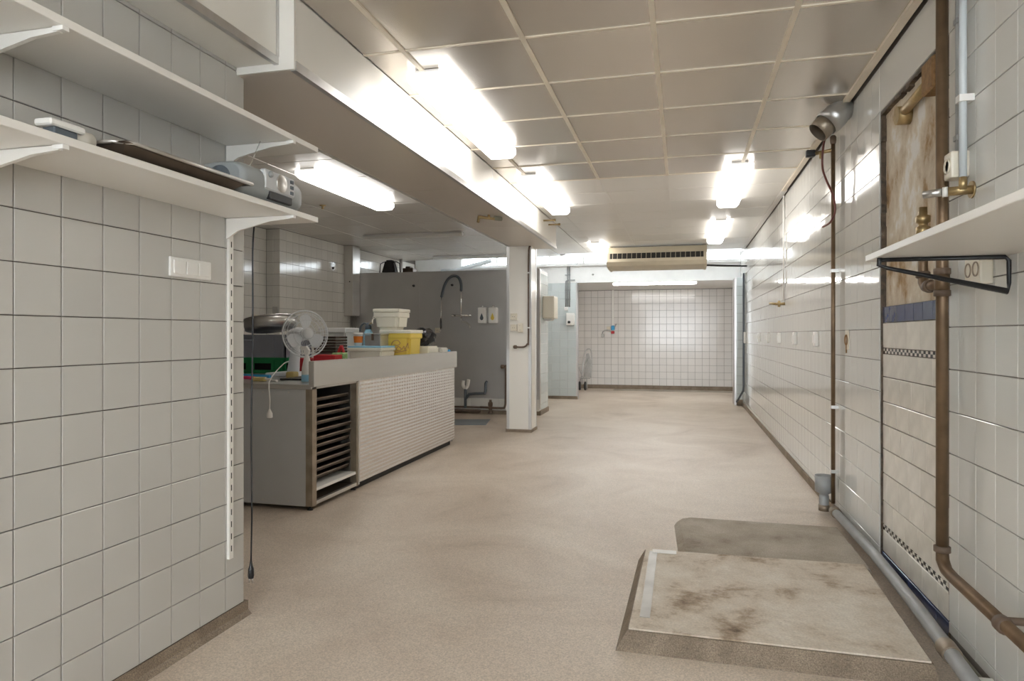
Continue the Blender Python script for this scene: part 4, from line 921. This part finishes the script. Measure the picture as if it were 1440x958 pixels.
bm = B(); box(bm, -1.75, -1.69, YB-.05, YB, 1.14, 1.22, .008); obj('socket', bm, 'galv', t)
bm = B(); box(bm, -1.53, -1.455, YB-.08, YB, 1.30, 1.40, .01); obj('blue_valve', bm, 'blue', t)
bm = B(); box(bm, -1.53, -1.46, YB-.08, YB, 1.22, 1.28, .01); obj('red_valve', bm, 'red', t)
bm = B(); box(bm, -1.63, -1.55, YB-.03, YB, 1.30, 1.38, .006); obj('cream_cover', bm, 'cream_plastic', t)
bx('surface_duct', 'white_plastic', (-1.515, -1.475, YB-.018, YB, 1.40, 2.188), props=T('white cable duct above the tap on the far wall', 'cable duct'))

# ---- air conditioner
t = thing('air_conditioner', (-.4, 10.75, 2.25), T('long cream ceiling air conditioner with dark slatted grille', 'air conditioner'))
bm = B(); prism(bm, [(10.60, 2.47), (10.56, 2.33), (10.62, 2.27), (10.80, 2.245), (11.2, 2.245), (11.25, 2.30), (11.25, 2.565), (10.66, 2.565)], 'x', -1.12, .33); obj('housing', bm, 'ac_cream', t)
for x0, x1 in ((-1.15, -1.12), (.33, .36)):
    bm = B(); prism(bm, [(10.585, 2.48), (10.545, 2.33), (10.61, 2.26), (10.80, 2.235), (11.2, 2.235), (11.26, 2.30), (11.26, 2.57), (10.65, 2.57)], 'x', x0, x1); obj('side_cover', bm, 'ac_cream', t)
bm = B(); prism(bm, [(10.606, 2.462), (10.578, 2.376), (10.570, 2.379), (10.598, 2.465)], 'x', -1.10, .31); gr = obj('grille', bm, 'dark', t)
for k in range(19):
    bm = B(); xx = -1.06+k*.0735; prism(bm, [(10.602, 2.463), (10.574, 2.377), (10.566, 2.380), (10.594, 2.466)], 'x', xx, xx+.006)
    obj('slat', bm, 'ac_cream', gr)
for xx in (-1.08, .30):
    bm = B(); cyl(bm, (xx, 10.75, 2.55), (xx, 10.75, ZC), .008, 8); cyl(bm, (xx, 11.1, 2.55), (xx, 11.1, ZC), .008, 8); obj('hanger', bm, 'galv', t)
bm = B(); tube(bm, [(.35, 10.9, 2.28), (.6, 10.95, 2.27), (.97, 11.0, 2.26)], .014, 8); obj('drain_hose', bm, 'dark', t)
# box + dark conduit at the wing wall
bm = B(); box(bm, .955, XR, 11.30, 11.42, 1.06, 1.24, .006); obj('junction_box', bm, 'white_plastic', props=T('white junction box on right wall near the wing wall', 'junction box'))
bm = B(); tube(bm, [(.966, 11.55, 2.2), (.966, 11.55, .35), (.96, 11.57, .28), (.90, 11.75, .12), (.885, 11.9, .07)], .016, 8); obj('drain_conduit', bm, 'radio_dark', props=T('dark drain pipe running down beside the wing wall', 'pipe'))

# ================================================================= RIGHT WALL FITTINGS
# white switch plates in a row
for k, (yy, w) in enumerate(((9.32, .06), (8.36, .06), (7.42, .06), (6.435, .08), (5.46, .08))):
    t = thing('wall_plate', (XR, yy, 1.11), T('small white socket in the row along the right tiled wall', 'socket', 'row of small white sockets on the right wall'))
    bm = B(); box(bm, XR-.028, XR, yy-w/2, yy+w/2, 1.105, 1.215, .004); obj('cover', bm, 'white_plastic', t)
    bx('rocker', 'white_plastic', (XR-.033, XR-.027, yy-w*.3, yy+w*.3, 1.13, 1.19), t)
t = thing('rusty_plate', (XR, 4.53, 1.08), T('rusty socket remains with brown streaks beside the thin brown pipe', 'socket'))
bx('plate', 'cream_plastic', (XR-.006, XR, 4.48, 4.56, 1.10, 1.22), t, bev=.002)
bm = B(); torus(bm, (XR-.008, 4.52, 1.16), (1, 0, 0), .03, .005, 16, 6); tube(bm, [(XR-.008, 4.52, 1.13), (XR-.008, 4.515, 1.08)], .004, 6); obj('rust_ring', bm, 'rust', t)
# thin brown pipe with clamps, valve, cable, duct stub
t = thing('thin_pipe', (.955, 4.80, .05), T('thin brown vertical pipe with clamps on right wall', 'pipe'))
bm = B(); cyl(bm, (.955, 4.78, .09), (.955, 4.78, 2.45), .013, 10); obj('pipe', bm, 'copper_pipe', t)
for zz in (.30, .72, 1.61): bx('clamp', 'galv', (.94, XR, 4.762, 4.80, zz-.01, zz+.01), t)
bm = B(); lathe(bm, [(.016, 0), (.02, .02), (.02, .045), (.012, .055)], 12, (.955, 4.78, 2.44)); obj('end_cap', bm, 'brown_iron', t)
bm = B(); cyl(bm, (.955, 4.78, 2.40), (.86, 4.84, 2.40), .012, 8); cyl(bm, (.89, 4.82, 2.40), (.89, 4.82, 2.36), .012, 8); obj('valve', bm, 'brass', t)
bm = B(); box(bm, .80, .86, 4.83, 4.87, 2.38, 2.425, .006); obj('black_cap', bm, 'black', t)
bm = B(); tube(bm, [(.90, 4.62, 2.50), (.89, 4.74, 2.43), (.89, 4.78, 2.30), (.90, 4.72, 2.20), (.925, 4.64, 2.08), (.935, 4.62, 1.98), (.925, 4.70, 1.92), (.90, 4.82, 1.905)], .007, 8, smooth=6)
obj('loose_cable', bm, 'red_cable', props=T('loose dark red cable dangling from duct stub on right wall', 'cable'))
t = thing('duct_stub', (.88, 4.52, 2.40), T('open galvanised duct stub sticking out below ceiling edge', 'duct'))
bm = B(); lathe(bm, [(.062, 0), (.066, 0), (.066, .10), (.062, .10), (.062, 0)], 28, (.792, 4.40, 2.415), (.72, .12, .68), closed=False); obj('inner_sleeve', bm, 'tray_edge', t)
bm = B(); lathe(bm, [(.072, .07), (.078, .065), (.078, .15), (.07, .17), (.07, .235), (.064, .235), (.066, .16), (.072, .15), (.072, .07)], 28, (.792, 4.40, 2.415), (.72, .12, .68), closed=False); obj('outer_pipe', bm, 'galv', t)
# grey funnel cup at pipe foot
t = thing('drain_funnel', (.945, 4.93, .02), T('grey plastic drain funnel at the foot of thin pipe', 'funnel'))
bm = B(); lathe(bm, [(.03, 0), (.03, .10), (.026, .11), (.056, .13), (.058, .235), (.054, .235), (.052, .135), (.02, .11)], 24, (.915, 4.86, .02), closed=False); obj('cup', bm, 'pvc_grey', t)
bm = B(); lathe(bm, [(.034, .02), (.034, .06)], 20, (.915, 4.86, .0)); obj('collar', bm, 'tray_edge', t)
# floor pipes
t = thing('waste_pipe', (.90, 3.5, .02), T('long grey plastic waste pipe lying along right wall', 'pipe'))
bm = B(); tube(bm, [(.945, 4.72, .06), (.93, 3.7, .095), (.905, 2.95, .105), (.885, 2.5, .10), (.86, 1.9, .095)], .026, 14); obj('pipe', bm, 'pvc_grey', t)
for yy, xx in ((2.62, .8905), (4.66, .944)):
    bm = B(); lathe(bm, [(.031, -.04), (.033, -.035), (.033, .035), (.031, .04)], 18, (xx, yy, .10 if yy < 3 else .062), (.04, 1, 0)); obj('sleeve', bm, 'tray_edge', t)
t = thing('thin_floor_pipe', (.96, 3.5, .02), T('thin greenish pipe on the floor between wall and waste pipe', 'pipe'))
bm = B(); tube(bm, [(.968, 4.70, .035), (.967, 3.6, .045), (.955, 2.85, .05), (.945, 2.3, .05)], .015, 10); obj('pipe', bm, 'pvc_green', t)
bx('clamp', 'white_plastic', (.925, .975, 2.47, 2.50, .02, .075), t)
# thick vertical brown pipe and its bend
t = thing('gas_pipe', (.93, 2.80, .3), T('thick brown gas pipe running down beside the opened wall strip', 'pipe'))
bm = B(); cyl(bm, (.93, 2.80, .36), (.93, 2.80, 2.58), .0205, 14); obj('pipe', bm, 'copper_pipe', t)
bm = B(); tube(bm, [(.93, 2.80, .40), (.93, 2.795, .36), (.93, 2.76, .335), (.93, 2.70, .33), (.925, 1.6, .325)], .0205, 14); obj('lower_run', bm, 'copper_pipe', t)
for zz in (.40, 1.345, 1.425):
    bm = B(); lathe(bm, [(.023, -.012), (.028, -.010), (.028, .010), (.023, .012)], 16, (.93, 2.80, zz)); obj('collar', bm, 'brown_iron', t)
bm = B(); lathe(bm, [(.025, -.035), (.025, .035)], 14, (.93, 2.80, 1.385)); tube(bm, [(.93, 2.80, 1.385), (.93, 2.90, 1.38), (.93, 2.975, 1.38), (.93, 3.0, 1.40), (.93, 3.005, 1.46), (.93, 3.005, 1.56)], .018, 12); obj('branch', bm, 'copper_pipe', t)
for p_, ax in (((.93, 2.93, 1.38), (0, 1, 0)), ((.93, 3.005, 1.43), (0, 0, 1))):
    bm = B(); lathe(bm, [(.021, -.014), (.026, -.01), (.026, .01), (.021, .014)], 14, p_, ax); obj('collar', bm, 'brown_iron', t)
bm = B(); cyl(bm, (.93, 3.005, 1.55), (.93, 3.005, 1.60), .02, 12); lathe(bm, [(.02, 0), (.027, .005), (.027, .03), (.018, .035), (.018, .045), (.027, .05), (.027, .075), (.016, .08), (.016, .11)], 6, (.93, 3.005, 1.59)); obj('brass_coupling', bm, 'brass', t)
bm = B(); lathe(bm, [(.0205, -.02), (.026, -.015), (.026, .015), (.0205, .02)], 14, (.925, 2.30, .328), (0, 1, 0)); cyl(bm, (.925, 2.30, .34), (.976, 2.29, .345), .012, 8); obj('pipe_clip', bm, 'brown_iron', t)
# plaster stub
t = thing('plaster_bracket', (.99, 3.25, 2.15), T('old rusty pipe stub bracket in the stained plaster', 'bracket'))
bm = B(); cyl(bm, (1.012, 3.44, 2.20), (.955, 3.44, 2.20), .042, 18); obj('round_box', bm, 'brass', t)
bm = B(); cyl(bm, (.98, 3.42, 2.21), (.98, 3.10, 2.225), .022, 12); obj('pipe', bm, 'brass', t)
bm = B(); box(bm, .955, 1.012, 2.98, 3.11, 2.17, 2.30, .008); obj('square_box', bm, 'rust', t)
# conduits + socket + valve at the near pipe
t = thing('grey_conduit', (.96, 2.70, 1.73), T('pale grey conduit with clips ending at a brass stop valve', 'conduit'))
bm = B(); cyl(bm, (.955, 2.68, 1.735), (.955, 2.68, 2.58), .0125, 12); obj('pipe', bm, 'conduit', t)
for zz in (2.02, 2.46): bx('clip', 'white_plastic', (.938, XR, 2.662, 2.698, zz-.012, zz+.012), t)
bm = B(); cyl(bm, (XR, 2.68, 1.70), (.915, 2.70, 1.70), .016, 12); cyl(bm, (.955, 2.68, 1.70), (.955, 2.68, 1.745), .013, 10); lathe(bm, [(.03, 0), (.03, .006)], 16, (XR, 2.68, 1.70), (-1, 0, 0)); v_ = obj('valve', bm, 'brass', t)
bm = B(); cyl(bm, (.915, 2.70, 1.70), (.90, 2.706, 1.70), .018, 12); obj('ring', bm, 'white_plastic', v_)
bm = B(); cyl(bm, (.90, 2.706, 1.70), (.85, 2.74, 1.70), .014, 12); obj('spout', bm, 'galv', v_)
t = thing('back_conduit', (.965, 2.76, 1.85), T('grey conduit running down to the cream surface socket', 'conduit'))
bm = B(); cyl(bm, (.965, 2.745, 1.85), (.965, 2.745, 2.58), .011, 12); obj('pipe', bm, 'pvc_grey', t)
for zz in (1.90, 2.32): bx('clip', 'pvc_grey', (.952, XR, 2.728, 2.762, zz-.009, zz+.009), t)
t = thing('surface_socket', (.95, 2.77, 1.745), T('cream surface socket beside the thick brown pipe', 'socket'))
bm = B(); box(bm, .925, XR, 2.70, 2.772, 1.75, 1.845, .008, 2); obj('housing', bm, 'cream_plastic', t)
bm = B(); lathe(bm, [(.027, 0), (.027, .004), (.022, .004), (.018, -.001)], 18, (.925, 2.736, 1.797), (-1, 0, 0)); obj('insert', bm, 'cream_plastic', t)
t = thing('double_socket', (.96, 2.575, 1.37), T('cream double socket under the white shelf on right wall', 'socket'))
bm = B(); box(bm, .945, XR, 2.515, 2.64, 1.36, 1.46, .006, 2); obj('housing', bm, 'cream_plastic', t)
for yy in (2.547, 2.608):
    bm = B(); lathe(bm, [(.025, 0), (.025, .003), (.021, .003), (.019, -.004), (.001, -.004)], 18, (.945, yy, 1.41), (-1, 0, 0), closed=False); obj('insert', bm, 'tray_edge', t)
# white shelf on black bracket
t = thing('bracket_shelf', (.79, 1.9, 1.44), T('white shelf on a black triangular bracket fixed to right wall', 'shelf'))
bm = B(); box(bm, .60, XR-.001, .7, 2.50, 1.438, 1.458, .0015); obj('board', bm, 'white_lam', t)
for yy in (2.385, 1.2):
    bm = B(); tube(bm, [(.615, yy, 1.46), (.612, yy, 1.415), (.635, yy, 1.405), (.972, yy, 1.325), (.975, yy, 1.35), (.975, yy, 1.42), (.965, yy, 1.431), (.62, yy, 1.431)], .0065, 8); obj('bracket', bm, 'black', t)
# white conduit with tap further along
t = thing('white_conduit', (.97, 7.12, 1.48), T('thin white conduit ending in a brass tap on right wall', 'conduit'))
bm = B(); cyl(bm, (.972, 7.12, 1.52), (.972, 7.12, 2.57), .009, 10); obj('pipe', bm, 'white_plastic', t)
bm = B(); cyl(bm, (XR, 7.12, 1.50), (.90, 7.14, 1.50), .014, 10); cyl(bm, (.93, 7.13, 1.47), (.93, 7.13, 1.53), .013, 10); cyl(bm, (.90, 7.14, 1.50), (.86, 7.25, 1.51), .012, 8); obj('tap', bm, 'brass', t)

# ================================================================= CONCRETE PADS
t = thing('concrete_plinth', (.32, 3.1, 0), T('stained cream concrete plinth with dark sloping sides by right wall', 'plinth'))
def pad(bm, c, z0, z1, out):
    lo = [bm.verts.new((x, y, z0)) for x, y in out]; hi = [bm.verts.new((x, y, z1)) for x, y in c]; n = len(c)
    for i in range(n): bm.faces.new((lo[i], lo[(i+1) % n], hi[(i+1) % n], hi[i]))
    return hi
top = [(-.205, 2.60), (.835, 2.585), (.865, 3.62), (-.19, 3.60)]; outl = [(-.245, 2.555), (.845, 2.54), (.87, 3.63), (-.225, 3.615)]
bm = B(); hi = pad(bm, top, 0, .062, outl); bm.faces.new(hi); obj('sides', bm, 'skirting', t)
bm = B(); prism(bm, [(-.20, 2.61), (.83, 2.595), (.86, 3.612), (-.185, 3.592)], 'z', .060, .068); obj('top_slab', bm, 'concrete_stained', t)
bm = B(); prism(bm, [(-.165, 2.72), (-.125, 2.72), (-.125, 3.56), (-.165, 3.56)], 'z', .067, .0705); obj('metal_strip', bm, 'galv', t)
bx('metal_plate', 'white_plastic', (-.15, -.03, 3.535, 3.585, .0705, .0735), props=T('small white plate lying on the plinth corner', 'plate'))
bm = B(); c_ = [(.02, 3.65), (.90, 3.66), (.90, 4.40), (.05, 4.41), (.0, 4.37), (-.015, 4.30)]
o_ = [(-.015, 3.635), (.91, 3.645), (.91, 4.43), (.03, 4.45), (-.035, 4.41), (-.05, 4.32)]
hi = pad(bm, c_, 0, .035, o_); bm.faces.new(hi); obj('concrete_slab', bm, 'concrete_grey', props=T('lower grey concrete slab behind the stained plinth', 'slab'))
